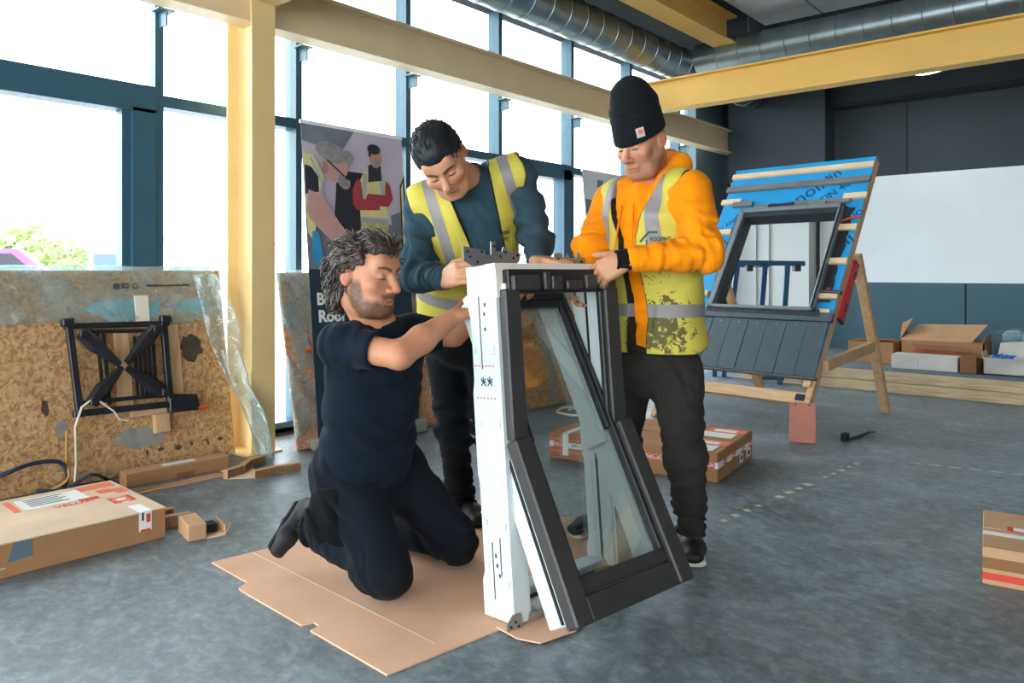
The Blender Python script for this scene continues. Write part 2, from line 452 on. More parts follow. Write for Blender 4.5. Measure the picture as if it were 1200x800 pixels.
# worn dashes of old floor marking: two faded lines
paint = simple('floor_paint', '#b9b79a', .8, 0, .2, 30)
d0 = None; fm = bpy.data.objects['floor']
for k in range(15):
    t = k/14; p = Vector((-1.52, 3.25, 0)).lerp(Vector((-1.375, 4.72, 0)), t)
    if k in (4, 9): continue
    o = MB().prism([(-.02, -.022), (.018, -.026), (.024, .018), (-.012, .026)], 0, .0012).build('marking_dash', 'floor_paint', fm) if d0 is None else share(d0, parent=fm)
    d0 = d0 or o; o.location = p; o.rotation_euler = (0, 0, random.uniform(-.5, .5)); s = random.uniform(.6, 1.15); o.scale = (s, s*random.uniform(.7, 1.1), 1)
for k in range(6):
    p = Vector((-1.12, 4.96, 0)).lerp(Vector((-.62, 5.06, 0)), k/5)
    o = share(d0, parent=fm); o.location = p; o.scale = (1.5, .4, 1); o.rotation_euler = (0, 0, .2)

# ------------------------------------------------------------------ outside, seen through the glass
simple('asphalt', '#b4b6b4', .9, 0, .1, 1)
simple('leaf_pale', '#8fa566', .8, 0, .35, 3)
simple('car_pink', '#a8458a', .3, 0, .05, 2)
simple('store_blue', '#4353a8', .7, 0, .05, 1)
simple('store_white', '#c9cfd2', .7, 0, .05, 1)
simple('steel_teal', '#6f8c92', .5, 0, .05, 1)
gnd = MB().box(-120, -80, -.4, RX0-.05, 80, -.12).build('ground_outside', 'asphalt'); gnd['kind'] = 'structure'
def leafball(root, c, r, n, seed):
    rg = random.Random(seed); m = MB()
    for _ in range(n):
        d = Vector((rg.gauss(0, 1), rg.gauss(0, 1), rg.gauss(0, 1))).normalized()*r*rg.uniform(.5, 1)
        p = Vector(c)+d; q = Vector((rg.uniform(-1, 1), rg.uniform(-1, 1), rg.uniform(-1, 1))).normalized()
        u = q.orthogonal().normalized(); w = q.cross(u); s = rg.uniform(.08, .16)
        m.add([p+u*s, p+w*s*.5, p-u*s, p-w*s*.5], [(0, 1, 2, 3)])
    return m
def tree(loc, h, r, label, seed):
    t = empty('tree', loc); tag(t, label, 'tree', 'trees outside the glazed wall')
    MB().tube([(0, 0, 0), (.05, 0, h*.4), (0, .05, h*.7)], [.13, .09, .05], 8).build('trunk', 'pine', t)
    o = leafball(t, (0, 0, h*.75), r, 900, seed).build('foliage', 'leaf_pale', t, fix=False); o['kind'] = 'stuff'
p = at(20, 300, 17); tree((p.x, p.y, -.12), 1.9, 1.0, 'small pale green tree outside beside the pink car', 1)
p = at(62, 300, 19); tree((p.x, p.y, -.12), 1.7, .9, 'low leafy tree outside near the canopy post', 2)
def car(loc, rz):
    t = empty('car', loc); t.rotation_euler = (0, 0, rz); tag(t, 'pink car parked outside the windows', 'car')
    prof = [(-1.9, .35), (-1.95, .75), (-1.6, .88), (-.95, 1.3), (.5, 1.35), (1.05, .92), (1.8, .8), (1.95, .5), (1.9, .3)]
    M = Matrix.Rotation(math.pi/2, 4, 'X')
    MB().prism(prof, -.8, .8, M).build('car_body', 'car_pink', t)
    MB().prism([(-.9, .92), (-.75, 1.24), (.42, 1.28), (.85, .92)], -.81, .81, M).build('side_window', 'black_plastic', t)
    for x in (-1.2, 1.2):
        for y in (-.72, .72):
            w_ = MB().lathe([(0, -.1), (.3, -.1), (.32, -.05), (.32, .05), (.3, .1), (0, .1)], 18, M).build('wheel', 'rubber_black', t); w_.location = (x, y, .32)
p = at(-14, 317, 15); car((p.x, p.y, -.12), 1.2); bpy.data.objects['car'].scale = (1.1, 1.1, 1.25)
def store(px, d, w, h, bodym, label, sgn):
    p = at(px, 318, d); t = empty('store_building', (p.x, p.y, -.12)); t.rotation_euler = (0, 0, AZ); tag(t, label, 'building')
    MB().box(-w/2, 0, 0, w/2, 6, h).build('wall', 'store_white', t)
    MB().box(-w/2-.2, -.2, h, w/2+.2, 6.2, h+.25).build('roof', 'steel_teal', t)
    MB().box(-w*.42, -.05, .7, w*.12, .02, h*.78).build('sign_panel', bodym, t)
    for i in range(4):
        f_ = MB().box(0, -.06, .5, w*.06, .01, h*.7).build('window', 'steel_teal', t); f_.location = (w*(.16+i*.085), 0, 0)
        MB().box(w*.006, -.075, .56, w*.054, -.055, h*.66).build('pane', 'pane_glass', f_)
store(165, 34, 8.0, 2.6, 'store_blue', 'pale shop building outside with a blue front panel', 1)
store(225, 46, 5.5, 3.1, 'store_blue', 'far pale building outside next to the yellow column', 1)
p = at(106, 318, 20); t = empty('canopy_post', (p.x, p.y, -.12)); tag(t, 'slim white post with a slatted canopy standing outside', 'canopy')
MB().tube([(0, 0, 0), (0, 0, 2.2)], .07, 8).build('post', 'store_white', t)
sl0 = None
for i in range(5):
    s_ = MB().box(-.5, -.05, 0, .1, .05, .03).build('canopy_slat', 'steel_teal', t) if sl0 is None else share(sl0, parent=t)
    sl0 = sl0 or s_; s_.location = (-.1+.05*i, -.5+.18*i, 1.75+.11*i); s_.rotation_euler = (0, 0, AZ)
# ------------------------------------------------------------------ the roof window being assembled
simple('frame_white', '#cad1cf', .5, 0, .03, 6, .02)
simple('frame_cream', '#e4dccb', .55, 0, .03, 6)
simple('clad_grey', '#434140', .42, .25, .1, 12, .05)
simple('clad_black', '#232326', .4, .1, .12, 12)
simple('seal_black', '#121316', .5)
simple('print_red', '#c23a3f', .6)
simple('print_ink', '#2a4a52', .6)
simple('print_black', '#22262a', .7)
simple('paper_white', '#e9e9e6', .7, 0, .03, 10)
simple('label_red', '#d2402c', .6, 0, .08, 10)
simple('label_coral', '#e8775a', .6, 0, .1, 10)
WIN_AZ, WIN_TI = .146, .09
ww = Vector((math.sin(WIN_AZ), math.cos(WIN_AZ), 0)); wn_ = Vector((math.cos(WIN_AZ), -math.sin(WIN_AZ), 0))
WU = UP*math.cos(WIN_TI)-wn_*math.sin(WIN_TI); WN = wn_*math.cos(WIN_TI)+UP*math.sin(WIN_TI)
WB = Vector((-1.546, 1.818, .02)); WW, WH, WD = .566, 1.14, .15
WM = Matrix((ww, -WN, WU)).transposed().to_4x4(); WM.translation = WB
def wl_(x, y, z): return WM @ Vector((x, y, z))
win = empty('roof_window', M=WM)
tag(win, 'white framed roof window with dark grey cladding and tilted sash standing on cardboard', 'window')
jt = .07
def jamb(x0, x1, s):
    m = MB()
    # outer insulating collar with a stepped back edge
    prof = [(0, 0), (WD, 0), (WD, .11), (WD-.012, .14), (WD-.012, .42), (WD-.004, .46), (WD-.004, .72), (WD-.012, .76), (WD-.012, .96), (WD, 1.0), (WD, WH), (0, WH)]
    M = Matrix(((0, 0, 1, 0), (1, 0, 0, 0), (0, 1, 0, 0), (0, 0, 0, 1)))   # (u,v,t)->(t,u,v)
    m.prism(prof, x0, x1, M)
    return m
lj = jamb(0, jt, -1).build('frame_jamb', 'frame_white', win)
rj = jamb(WW-jt, WW, 1).build('frame_jamb', 'frame_white', win)
# relief on the jamb's outer side: grooves, pads and screw holes
def pads(par, x, s):
    for (z, y, w_, h) in ((.30, .02, .018, .02), (.30, .115, .02, .02), (.62, .02, .018, .022), (.62, .12, .02, .02), (.86, .03, .022, .03), (.86, .125, .015, .024), (.12, .02, .018, .02), (.16, .12, .02, .02)):
        MB().cbox(min(x, x+s*.006), y-w_/2, z-h/2, max(x, x+s*.006), y+w_/2, z+h/2, .0025).build('side_pad', 'frame_white', par)
    for (y, z0, z1) in ((.09, .80, 1.04), (.05, .14, .26), (.09, .06, .24)):
        MB().box(min(x, x+s*.0012), y-.0022, z0, max(x, x+s*.0012), y+.0022, z1).build('groove', 'print_ink', par)
    for (y, z) in ((.065, .93), (.065, .98), (.06, 1.01), (.07, .17), (.075, .2), (.06, .14)):
        MB().box(min(x, x+s*.0012), y-.004, z-.006, max(x, x+s*.0012), y+.004, z+.006).build('screw_hole', 'print_black', par)
    for z in (.45, .78, .55, .33): MB().box(min(x, x+s*.0015), .0, z-.003, max(x, x+s*.0015), .05 if z > .5 else .14, z+.003).build('moulded_rib', 'frame_white', par)
pads(lj, 0, -1)
for k in range(6):
    for z in (.81, .705):
        MB().box(-.0014, .03+k*.018, z-.002, 0, .038+k*.018, z+.002).build('print_dash', 'print_red', lj)
for y in (.055, .088):   # two stick-figure marks
    for (a, b_) in (((-.012, .012), (.012, -.012)), ((-.012, -.012), (.012, .012)), ((0, .018), (0, -.004)), ((-.014, 0), (.01, .003))):
        MB().bar((-.0012, y+a[0], .757+a[1]), (-.0012, y+b_[0], .757+b_[1]), .004, .0014, (1, 0, 0)).build('print_mark', 'print_ink', lj)
MB().cbox(jt, 0.0, WH-.055, WW-jt, WD, WH, .004).build('frame_head', 'frame_white', win)
MB().box(-.001, -.004, WH-.018, WW+.001, .05, WH+.002).build('head_strip', 'frame_cream', win)
MB().box(.0, -.006, WH-.11, .028, .0, WH-.018).build('corner_post', 'frame_cream', win)
MB().box(WW-.028, -.006, WH-.11, WW, .0, WH-.018).build('corner_post', 'frame_cream', win)
sl = MB().cbox(jt, 0.02, 0, WW-jt, WD, .05, .005).cbox(jt, .05, .05, WW-jt, WD-.01, .075, .005).build('frame_sill', 'frame_white', win)
MB().box(jt, .03, .05, WW-jt, .046, .056).build('sill_seal', 'seal_black', win)
# inner lining faces of the jambs (pale grey)
simple('lining_grey', '#c3cccb', .5, 0, .03, 4)
for x in (jt, WW-jt-.004): MB().box(x, .012, .05, x+.004, WD-.02, WH-.055).build('jamb_lining', 'lining_grey', win)
MB().box(WW-jt-.008, .065, .05, WW-jt-.003, .073, WH-.055).build('jamb_seal', 'seal_black', win)
# ribbed dark head profile
hd = MB().cbox(.03, -.03, WH-.10, WW-.012, .005, WH-.02, .004).build('head_cover', 'clad_black', win)
for (x, w_, zz) in ((.04, .12, .05), (.18, .03, .06), (.215, .05, .048), (.285, .08, .03), (.38, .055, .05), (.45, .02, .064), (.485, .05, .05)):
    MB().cbox(x, -.046, WH-.09, x+w_, -.028, WH-.09+zz, .004).build('cover_rib', 'clad_grey', hd)
# fixed cladding over the upper jambs
def clad(x0, x1, z0, z1, y0, y1, par, nm, mt='clad_grey', c=.005): return MB().cbox(x0, y0, z0, x1, y1, z1, c).build(nm, mt, par)
c1 = clad(.012, .078, .57, 1.055, -.032, .004, win, 'jamb_cover'); clad(.078, .092, .575, 1.05, -.018, .004, win, 'jamb_cover_lip', 'clad_black')
c2 = clad(WW-.078, WW-.006, .57, 1.055, -.032, .004, win, 'jamb_cover'); clad(WW-.094, WW-.078, .575, 1.05, -.018, .004, win, 'jamb_cover_lip', 'clad_black')
for x in (.02, WW-.05):
    MB().cbox(x, -.02, 1.055, x+.03, .0, 1.075, .003).build('cover_clip', 'paper_white', win)
# the sash turns about the middle of the jambs
TH = .415
SM = Matrix.Translation((0, -.012, .57)) @ Matrix.Rotation(-TH, 4, 'X')
sash = empty('sash'); sash.parent = win; sash.matrix_local = SM
SL = .575
# lower, outer covers
def sp(mb, nm, mt): return mb.build(nm, mt, sash)
sp(MB().cbox(.0, -.04, -SL, .075, .012, -.005, .006), 'sash_stile_cover', 'clad_grey')
sp(MB().cbox(WW-.075, -.04, -SL, WW, .012, -.005, .006), 'sash_stile_cover', 'clad_grey')
sp(MB().cbox(.072, -.036, -SL, WW-.072, .012, -SL+.075, .006), 'sash_bottom_cover', 'clad_grey')
sp(MB().cbox(.080, -.026, -SL+.08, WW-.08, .01, -SL+.125, .005), 'sash_bottom_bar', 'clad_grey')
for x in (.076, WW-.094): sp(MB().cbox(x, -.022, -SL+.08, x+.018, .01, .51, .004), 'glazing_bead', 'clad_black')
# upper, narrower part that swings inwards
for x in (.072, WW-.108): sp(MB().cbox(x, -.012, -.02, x+.036, .02, .53, .004), 'sash_stile_upper', 'clad_black')
sp(MB().cbox(.072, -.016, .495, WW-.072, .02, .535, .004), 'sash_top_rail', 'clad_black')
sp(MB().cbox(.105, -.010, .462, WW-.105, .01, .495, .004), 'glazing_bead', 'clad_black')
sp(MB().box(.105, .002, .470, WW-.105, .004, .474), 'spacer_bar', 'zinc')
# white inner wood of the sash
for x in (.074, WW-.118): sp(MB().cbox(x, .012, -.06, x+.044, .105, .53, .005), 'sash_inner_stile', 'frame_white')
for x in (.022, WW-.09): sp(MB().cbox(x, .012, -SL+.012, x+.068, .115, -.05, .005), 'sash_lower_stile', 'frame_white')
sp(MB().cbox(.066, .012, .50, WW-.066, .07, .545, .005), 'sash_inner_top', 'frame_white')
sp(MB().cbox(.066, .012, -SL+.012, WW-.066, .07, -SL+.10, .005), 'sash_inner_bottom', 'frame_white')
sp(MB().box(.017, .036, -SL+.02, .023, .046, -.05), 'sash_seal', 'seal_black')
sp(MB().box(.085, -.002, -SL+.115, WW-.085, .012, .49), 'glass_pane', 'window_glass')
sp(MB().cbox(.105, .075, .40, .24, .10, .425, .008), 'vent_handle', 'lining_grey')
# galvanised mounting brackets screwed to the frame
def bracket(poly, y, par, M=None):
    Mx = Matrix(((1, 0, 0, 0), (0, 0, 1, y), (0, 1, 0, 0), (0, 0, 0, 1)))
    o = MB().prism(poly, 0, .003, Mx).build('mounting_bracket', 'zinc', par)
    return o
pol = [(-.045, 0), (.0, -.02), (.165, -.02), (.2, .0), (.21, .03), (.15, .035), (.148, .05), (.128, .05), (.122, .035), (.095, .035), (.095, .068), (.075, .068), (.072, .022), (.05, .022), (.046, .04), (-.004, .045), (-.045, .05)]
bk = bracket([(x, z+WH+.018) for x, z in pol], .10, win)
for (x, z) in ((-.03, .03), (-.02, .012), (.03, .03), (.085, .05), (.11, .015), (.135, .03), (.17, .01), (.19, .02), (.01, -.005)):
    MB().lathe([(0, 0), (.0045, 0), (.0045, .004), (0, .004)], 8, Matrix.Translation((x, .099, z+WH+.02)) @ Matrix.Rotation(math.pi/2, 4, 'X')).build('bracket_hole', 'print_black', bk)
pol2 = [(0, -.03), (.15, -.03), (.165, .01), (.14, .018), (.135, .034), (.12, .034), (.117, .012), (.08, .012), (.07, .03), (.06, .012), (.045, .012), (.04, .03), (.0, .03)]
bk2 = bracket([(.37+x, z+WH+.022) for x, z in pol2], .10, win)
for (x, z) in ((.02, .01), (.06, .0), (.1, -.005), (.14, .0)):
    MB().lathe([(0, 0), (.0045, 0), (.0045, .004), (0, .004)], 8, Matrix.Translation((.37+x, .099, z+WH+.02)) @ Matrix.Rotation(math.pi/2, 4, 'X')).build('bracket_hole', 'print_black', bk2)
# bottom brackets
bk3 = bracket([(-.035, -.018), (.02, -.018), (.03, .01), (.024, .034), (-.01, .036), (-.035, .012)], -.004, win)
for (x, z) in ((-.02, .002), (.0, .012), (.012, -.004)):
    MB().lathe([(0, 0), (.004, 0), (.004, .004), (0, .004)], 8, Matrix.Translation((x, -.004, z)) @ Matrix.Rotation(math.pi/2, 4, 'X')).build('bracket_hole', 'print_black', bk3)
bracket([(.05, .0), (.14, .0), (.15, .018), (.13, .03), (.1, .02), (.06, .024)], -.006, win)

# ------------------------------------------------------------------ cardboard
card('card_tan', '#c29a74'); card('card_brown', '#a87c55'); card('card_dark', '#8d6544'); card('card_pale', '#d8bfa4'); card('card_white', '#d4d0c8')
card('card_sheet', '#dfb192', .08)
def sheet(poly, th, loc=(0, 0, 0), name='cardboard_sheet', mt='card_sheet'):
    return MB().prism(poly, 0, th).build(name, mt)
# big flattened sheet with notched edge
A = Vector((-2.80, 1.48)); B = Vector((-1.647, 1.437)); Cc = Vector((-1.43, 2.90)); Dd = Vector((-2.62, 2.72))
e1 = (B-A); nn_ = Vector((-e1.y, e1.x)).normalized()
def on(t, off): p = A+e1*t+nn_*off; return (p.x, p.y)
poly = [on(0, 0), on(.24, 0), on(.26, -.045), on(.28, -.05), on(.62, -.05), on(.63, -.012), on(.66, -.012), on(.665, -.05), on(1, -.05), (Cc.x, Cc.y), (Dd.x, Dd.y)]
sh = sheet(poly, .006)
tag(sh, 'large flat cardboard sheet on the floor under the kneeling person and roof window', 'cardboard')
c0 = A+e1*.02+nn_*.16; c1_ = A+e1*.97+nn_*.16
MB().bar((c0.x, c0.y, .0062), (c1_.x, c1_.y, .0062), .006, .0016).build('fold_line', 'card_pale', sh)
p2 = [(-1.60, 1.79), (-1.50, 1.775), (-1.43, 1.80), (-1.395, 1.93), (-1.44, 2.1), (-1.62, 2.06)]
sh2 = sheet(p2, .005); sh2.location = (0, 0, .0065)
tag(sh2, 'small cardboard offcut under the lower edge of the tilted sash', 'cardboard')

def carton(name, origin, rz, l, w, h, mt, label, group=None, lid=True, tape=None, cat='box'):
    """closed carton: body, two top flaps meeting in a slit"""
    r = empty(name, origin); r.rotation_euler = (0, 0, rz); tag(r, label, cat, group)
    MB().cbox(0, 0, 0, l, w, h-.003, .004).build('carton_body', mt, r)
    if lid:
        MB().cbox(.002, .002, h-.0045, l-.002, w/2-.002, h, .001).build('top_flap', mt, r)
        MB().cbox(.002, w/2+.002, h-.0045, l-.002, w-.002, h+.001, .001).build('top_flap', mt, r)
    return r
def patch(par, x0, y0, x1, y1, mt, face, pos, nm='printed_label', t=.0012):
    """flat label on a face: top (z=pos), front (y=pos, facing -y), right (x=pos, facing +x)"""
    if face == 'top': m = MB().box(x0, y0, pos, x1, y1, pos+t)
    elif face == 'front': m = MB().box(x0, pos-t, y0, x1, pos, y1)
    else: m = MB().box(pos, x0, y0, pos+t, x1, y1)
    return m.build(nm, mt, par)
RX_ = Matrix.Rotation(math.pi/2, 4, 'X')
FRONT = lambda x, y, z: Matrix.Translation((x, y, z)) @ RX_
RIGHT = lambda x, y, z: Matrix.Translation((x, y, z)) @ Matrix.Rotation(math.pi/2, 4, 'Z') @ RX_
# pair of long cartons behind the roof window
rz = math.atan2(.14, 1.0)
bx1 = carton('carton', (-2.83, 3.655, 0), rz, 1.03, .335, .16, 'card_brown', 'long brown carton with red and white tape lying behind the standing workers', 'taped cartons on the floor')
off = Matrix.Rotation(rz, 3, 'Z') @ Vector((0, .342, 0))
bx2 = carton('carton', Vector((-2.83, 3.655, 0))+off, rz, 1.03, .335, .163, 'card_brown', 'rear carton of the taped pair, with white delivery labels on its end', 'taped cartons on the floor')
for par, q in ((bx1, .16), (bx2, .163)):
    patch(par, 0, .075, 1.032, .108, 'paper_white', 'front', -.0005, 'sealing_tape')
    patch(par, 0, .075, .335, .108, 'paper_white', 'right', 1.0305, 'sealing_tape')
    for k, x in enumerate((.03, .33, .63, .93)):
        patch(par, x, .076, x+.085, .107, 'label_red', 'front', -.0018, 'tape_logo')
        text_mesh('VELUX', .026, 'paper_white', 'tape_text', par, FRONT(x+.042, -.0035, .0915), .0006)
    for x in (.15, .21, .45, .51, .75, .81):
        patch(par, x, .088, x+.05, .091, 'print_ink', 'front', -.0018, 'tape_print'); patch(par, x, .096, x+.05, .099, 'print_ink', 'front', -.0018, 'tape_print')
    for x in (.1, .26):
        patch(par, x, .076, x+.06, .107, 'label_red', 'right', 1.0322, 'tape_logo')
        text_mesh('VELUX', .019, 'paper_white', 'tape_text', par, RIGHT(1.0342, x+.03, .0915), .0005)
    patch(par, .0, .045, .3, .06, 'label_coral', 'front', -.0007, 'printed_stripe'); patch(par, .0, .116, .3, .13, 'label_coral', 'front', -.0007, 'printed_stripe')
    patch(par, .72, .03, .99, .16, 'paper_white', 'top', q+.0012); patch(par, .8, .17, 1.02, .29, 'label_coral', 'top', q+.0012); patch(par, .84, .19, .97, .25, 'paper_white', 'top', q+.0026)
    patch(par, .1, .05, .3, .12, 'label_coral', 'top', q+.0012); patch(par, .09, .0, .13, .33, 'paper_white', 'top', q+.002, 'sealing_tape')
    patch(par, .09, .03, .13, .16, 'paper_white', 'front', -.003, 'sealing_tape')
patch(bx2, .06, .02, .13, .07, 'paper_white', 'right', 1.031); patch(bx2, .2, .025, .29, .08, 'paper_white', 'right', 1.031)
patch(bx2, .235, .035, .27, .06, 'print_black', 'right', 1.0325, 'label_print'); patch(bx2, .08, .035, .11, .06, 'print_black', 'right', 1.0325, 'label_print')
# carton at the right edge of the cardboard-littered floor
bx3 = carton('carton', (-.5, 3.2, 0), .15, .62, .5, .135, 'card_tan', 'tan carton with a torn rim standing alone on open floor', 'taped cartons on the floor')
patch(bx3, 0, .02, .62, .045, 'label_red', 'front', -.0005, 'printed_stripe'); patch(bx3, 0, .06, .62, .1, 'card_dark', 'front', -.0005, 'dark_band')  # darker brown band across the carton front, above the red stripe
patch(bx3, 0, .16, .62, .2, 'paper_white', 'top', .1362, 'sealing_tape'); patch(bx3, .08, .24, .25, .3, 'label_red', 'top', .1362); patch(bx3, .1, .25, .2, .29, 'paper_white', 'top', .1376)
# large carton lying at the left
bx4 = carton('carton', (-3.25, 1.5, 0), math.pi/2+.02, .62, .6, .13, 'card_brown', 'x')
bpy.data.objects.remove(bx4.children[0]); 
for ch in list(bx4.children): bpy.data.objects.remove(ch)
bpy.data.objects.remove(bx4)
r4 = empty('carton', (-3.26, .28, 0)); r4.rotation_euler = (0, 0, -.03); tag(r4, 'large flat carton with red printed labels and hand hole lying by the leaning board', 'box', 'taped cartons on the floor')
# local: x towards the glazed wall is negative; near long side is at x = 0 and faces the camera
MB().cbox(-.61, 0, 0, 0, 1.22, .127, .004).build('carton_body', 'card_brown', r4)
MB().cbox(-.61, .0, .125, .002, 1.22, .131, .0015).build('carton_lid', 'card_pale', r4)
def pr(x0, y0, x1, y1, mt, nm='printed_label', z=.1312): MB().box(x0, y0, z, x1, y1, z+.001).build(nm, mt, r4)
pr(-.55, .80, -.38, 1.05, 'paper_white'); pr(-.56, .76, -.37, .785, 'label_coral'); pr(-.58, 1.05, -.5, 1.2, 'label_coral'); pr(-.47, 1.1, -.40, 1.16, 'label_coral'); pr(-.38, 1.0, -.34, 1.08, 'label_red')
pr(-.45, 1.16, -.36, 1.21, 'label_coral'); pr(-.3, 1.09, -.2, 1.12, 'label_red'); pr(-.3, 1.15, -.2, 1.18, 'label_red'); pr(-.29, 1.10, -.21, 1.165, 'label_coral', z=.1318); pr(-.26, 1.115, -.235, 1.15, 'paper_white', z=.1326)
text_mesh('VELUX', .05, 'label_red', 'printed_name', r4, Matrix.Translation((-.33, .97, .1316)) @ Matrix.Rotation(math.pi/2, 4, 'Z'), .0008)
for k in range(5): pr(-.53+.028*k, .83, -.522+.028*k, .98-.02*(k % 2), 'print_ink', 'label_print', .1326)
pr(-.12, 1.11, .003, 1.16, 'paper_white', 'sealing_tape')
MB().box(.0, 1.11, .05, .0032, 1.16, .131).build('sealing_tape', 'paper_white', r4)
MB().box(.003, 1.115, .05, .0042, 1.155, .058).build('tape_stripe', 'label_red', r4); MB().box(.003, 1.138, .085, .0042, 1.155, .12).build('tape_logo', 'label_red', r4); MB().box(.003, 1.12, .095, .0042, 1.128, .128).build('tape_print', 'print_black', r4)
# hand hole: grey inner showing behind a perforated flap
MB().prism([(.66, .125), (.72, .125), (.72, .062), (.64, .055)], 0, .0015, Matrix(((0, 0, 1, .0008), (1, 0, 0, 0), (0, 1, 0, 0), (0, 0, 0, 1)))).build('hand_hole', 'platform_grey', r4)
for k in range(9): MB().box(0, .36+k*.032, .048-.0016*k, .0018, .38+k*.032, .051-.0016*k+.002).build('perforation', 'card_pale', r4)
for k in range(4): MB().box(0, .648+k*.005, .06+k*.016, .0018, .653+k*.005, .07+k*.016).build('perforation', 'card_pale', r4)

# offcuts lying about by the board
def offcut(name, loc, rz, shape, label, mt='card_brown', h=.03, rx=0):
    r = empty(name, loc); r.rotation_euler = (rx, 0, rz); tag(r, label, 'cardboard', 'cardboard offcuts by the leaning board'); return r
lc = empty('long_carton', (-4.10, 1.70, 0)); lc.rotation_euler = (0, 0, -.05); tag(lc, 'long slim carton with a white sticker lying at the foot of the board', 'box')
MB().cbox(-.10, 0, 0, 0, .56, .075, .004).build('carton_body', 'card_brown', lc)
MB().box(-.1, .0, .0735, 0.001, .56, .0765).build('carton_lid', 'card_tan', lc)
MB().box(-.07, .2, .0768, -.02, .38, .0776).build('sticker', 'paper_white', lc)
MB().box(0, .26, .0, .0015, .36, .03).build('end_slot', 'card_dark', lc)
s = empty('cardboard_strip', (-3.98, 1.62, 0)); tag(s, 'thin pale cardboard strip in front of the slim carton', 'cardboard', 'cardboard offcuts by the leaning board')
MB().prism([(0, 0), (.03, .0), (.05, .62), (.02, .63)], 0, .006).build('strip', 'card_tan', s); MB().prism([(0.0, 0), (.004, 0), (.024, .62), (.02, .63)], .006, .02).build('strip_edge', 'card_tan', s)
def corrugated(loc, rz, pts, h, label):
    """standing strip of corrugated board folded along pts"""
    r = empty('cardboard_offcut', loc); r.rotation_euler = (0, 0, rz); tag(r, label, 'cardboard', 'cardboard offcuts by the leaning board')
    m = MB(); m2 = MB()
    for a, b_ in zip(pts[:-1], pts[1:]):
        a3 = Vector((a[0], a[1], h/2)); b3 = Vector((b_[0], b_[1], h/2)); m.bar(a3, b3, .035, h)
        d = (b3-a3); k = int(d.length/.006)
        for i in range(k):
            q = a3+d*(i/k); nrm = Vector((-d.y, d.x, 0)).normalized()
            m2.bar(q-nrm*.0185-Vector((0, 0, h*.45)), q-nrm*.0185+Vector((0, 0, h*.45)), .002, .003)
    m.build('board', 'card_tan', r); m2.build('flute_edges', 'card_dark', r)
    return r
corrugated((-3.88, 2.13, 0), 2.01, [(0, 0), (.12, -.02), (.24, .02), (.36, .0)], .05, 'folded corrugated offcut lying between the slim carton and the column')
corrugated((-3.78, 2.24, 0), 1.57, [(0, 0), (.12, .0), (.27, -.03)], .042, 'long curved corrugated offcut on the floor nearest the column')
o = MB().prism([(0, 0), (.2, -.06), (.3, .06), (.08, .16)], 0, .005).build('cardboard_offcut', 'card_pale'); o.location = (-4.06, 2.2, .001); tag(o, 'flat pale cardboard scrap lying behind the folded offcuts', 'cardboard', 'cardboard offcuts by the leaning board')
corrugated((-3.36, 1.50, 0), 1.35, [(0, 0), (.06, .005), (.16, .0)], .05, 'thick corrugated block sticking out beside the large carton')
corrugated((-3.46, 1.52, 0), 1.5, [(0, 0), (.05, .005), (.12, .0)], .05, 'small corrugated block tucked behind the large carton end')
uc = empty('cardboard_channel', (-3.09, 1.53, 0)); uc.rotation_euler = (0, 0, 1.35); tag(uc, 'open cardboard channel piece with dark foam inside, lying on its own', 'cardboard')
MB().cbox(0, 0, 0, .075, .17, .07, .004).build('channel_side', 'card_tan', uc)
MB().box(.075, 0, 0, .15, .15, .005).build('channel_base', 'card_pale', uc)
MB().bar((.15, 0, .0), (.172, 0, .05), .004, .004).box(.15, 0, 0, .155, .15, .045).build('channel_flap', 'card_tan', uc)
MB().cbox(.08, .05, .006, .135, .12, .04, .004).build('foam_pad', 'rubber_black', uc)

# ------------------------------------------------------------------ leaning boards
def osb_mat(name, c1, c2, c3):
    m, nt, b = new_mat(name)
    v = coords(nt, 'Object', (1, 1, 1)); vo = N(nt, 'ShaderNodeTexVoronoi'); vo.inputs['Scale'].default_value = 64
    vo.inputs['Randomness'].default_value = 1.0
    v2 = N(nt, 'ShaderNodeTexNoise'); v2.inputs['Scale'].default_value = 9; v2.inputs['Detail'].default_value = 3; L(nt, v, v2.inputs[0])
    mx = N(nt, 'ShaderNodeMix', data_type='RGBA', blend_type='ADD'); mx.inputs[0].default_value = .12; L(nt, v, mx.inputs[6]); L(nt, v2.outputs['Color'], mx.inputs[7])
    L(nt, mx.outputs[2], vo.inputs['Vector'])
    base = ramp(nt, vo.outputs['Color'], [(.15, srgb(c2)), (.5, srgb(c1)), (.85, srgb(c3))])
    n1 = noise(nt, v, 2.2, 5, .65, .5); n2 = noise(nt, v, 60, 4, .7)
    base = mixc(nt, ramp(nt, n1, [(.55, (0, 0, 0, 1)), (.75, (.55, .55, .55, 1))]), base, srgb('#5f5142'))
    base = mixc(nt, .35, base, ramp(nt, n2, [(.3, srgb(c2)), (.7, srgb(c3))]))
    L(nt, base, b.inputs['Base Color']); b.inputs['Roughness'].default_value = .75
    bump(nt, n2, b, .2, .004)
osb_mat('osb', '#b98a58', '#83592f', '#cfab7c'); osb_mat('osb_red', '#c98f6a', '#a8704c', '#dfb394')
simple('grey_smear', '#8d8a84', .7, 0, .2, 12); simple('dark_smear', '#4a3d30', .8, 0, .2, 12)
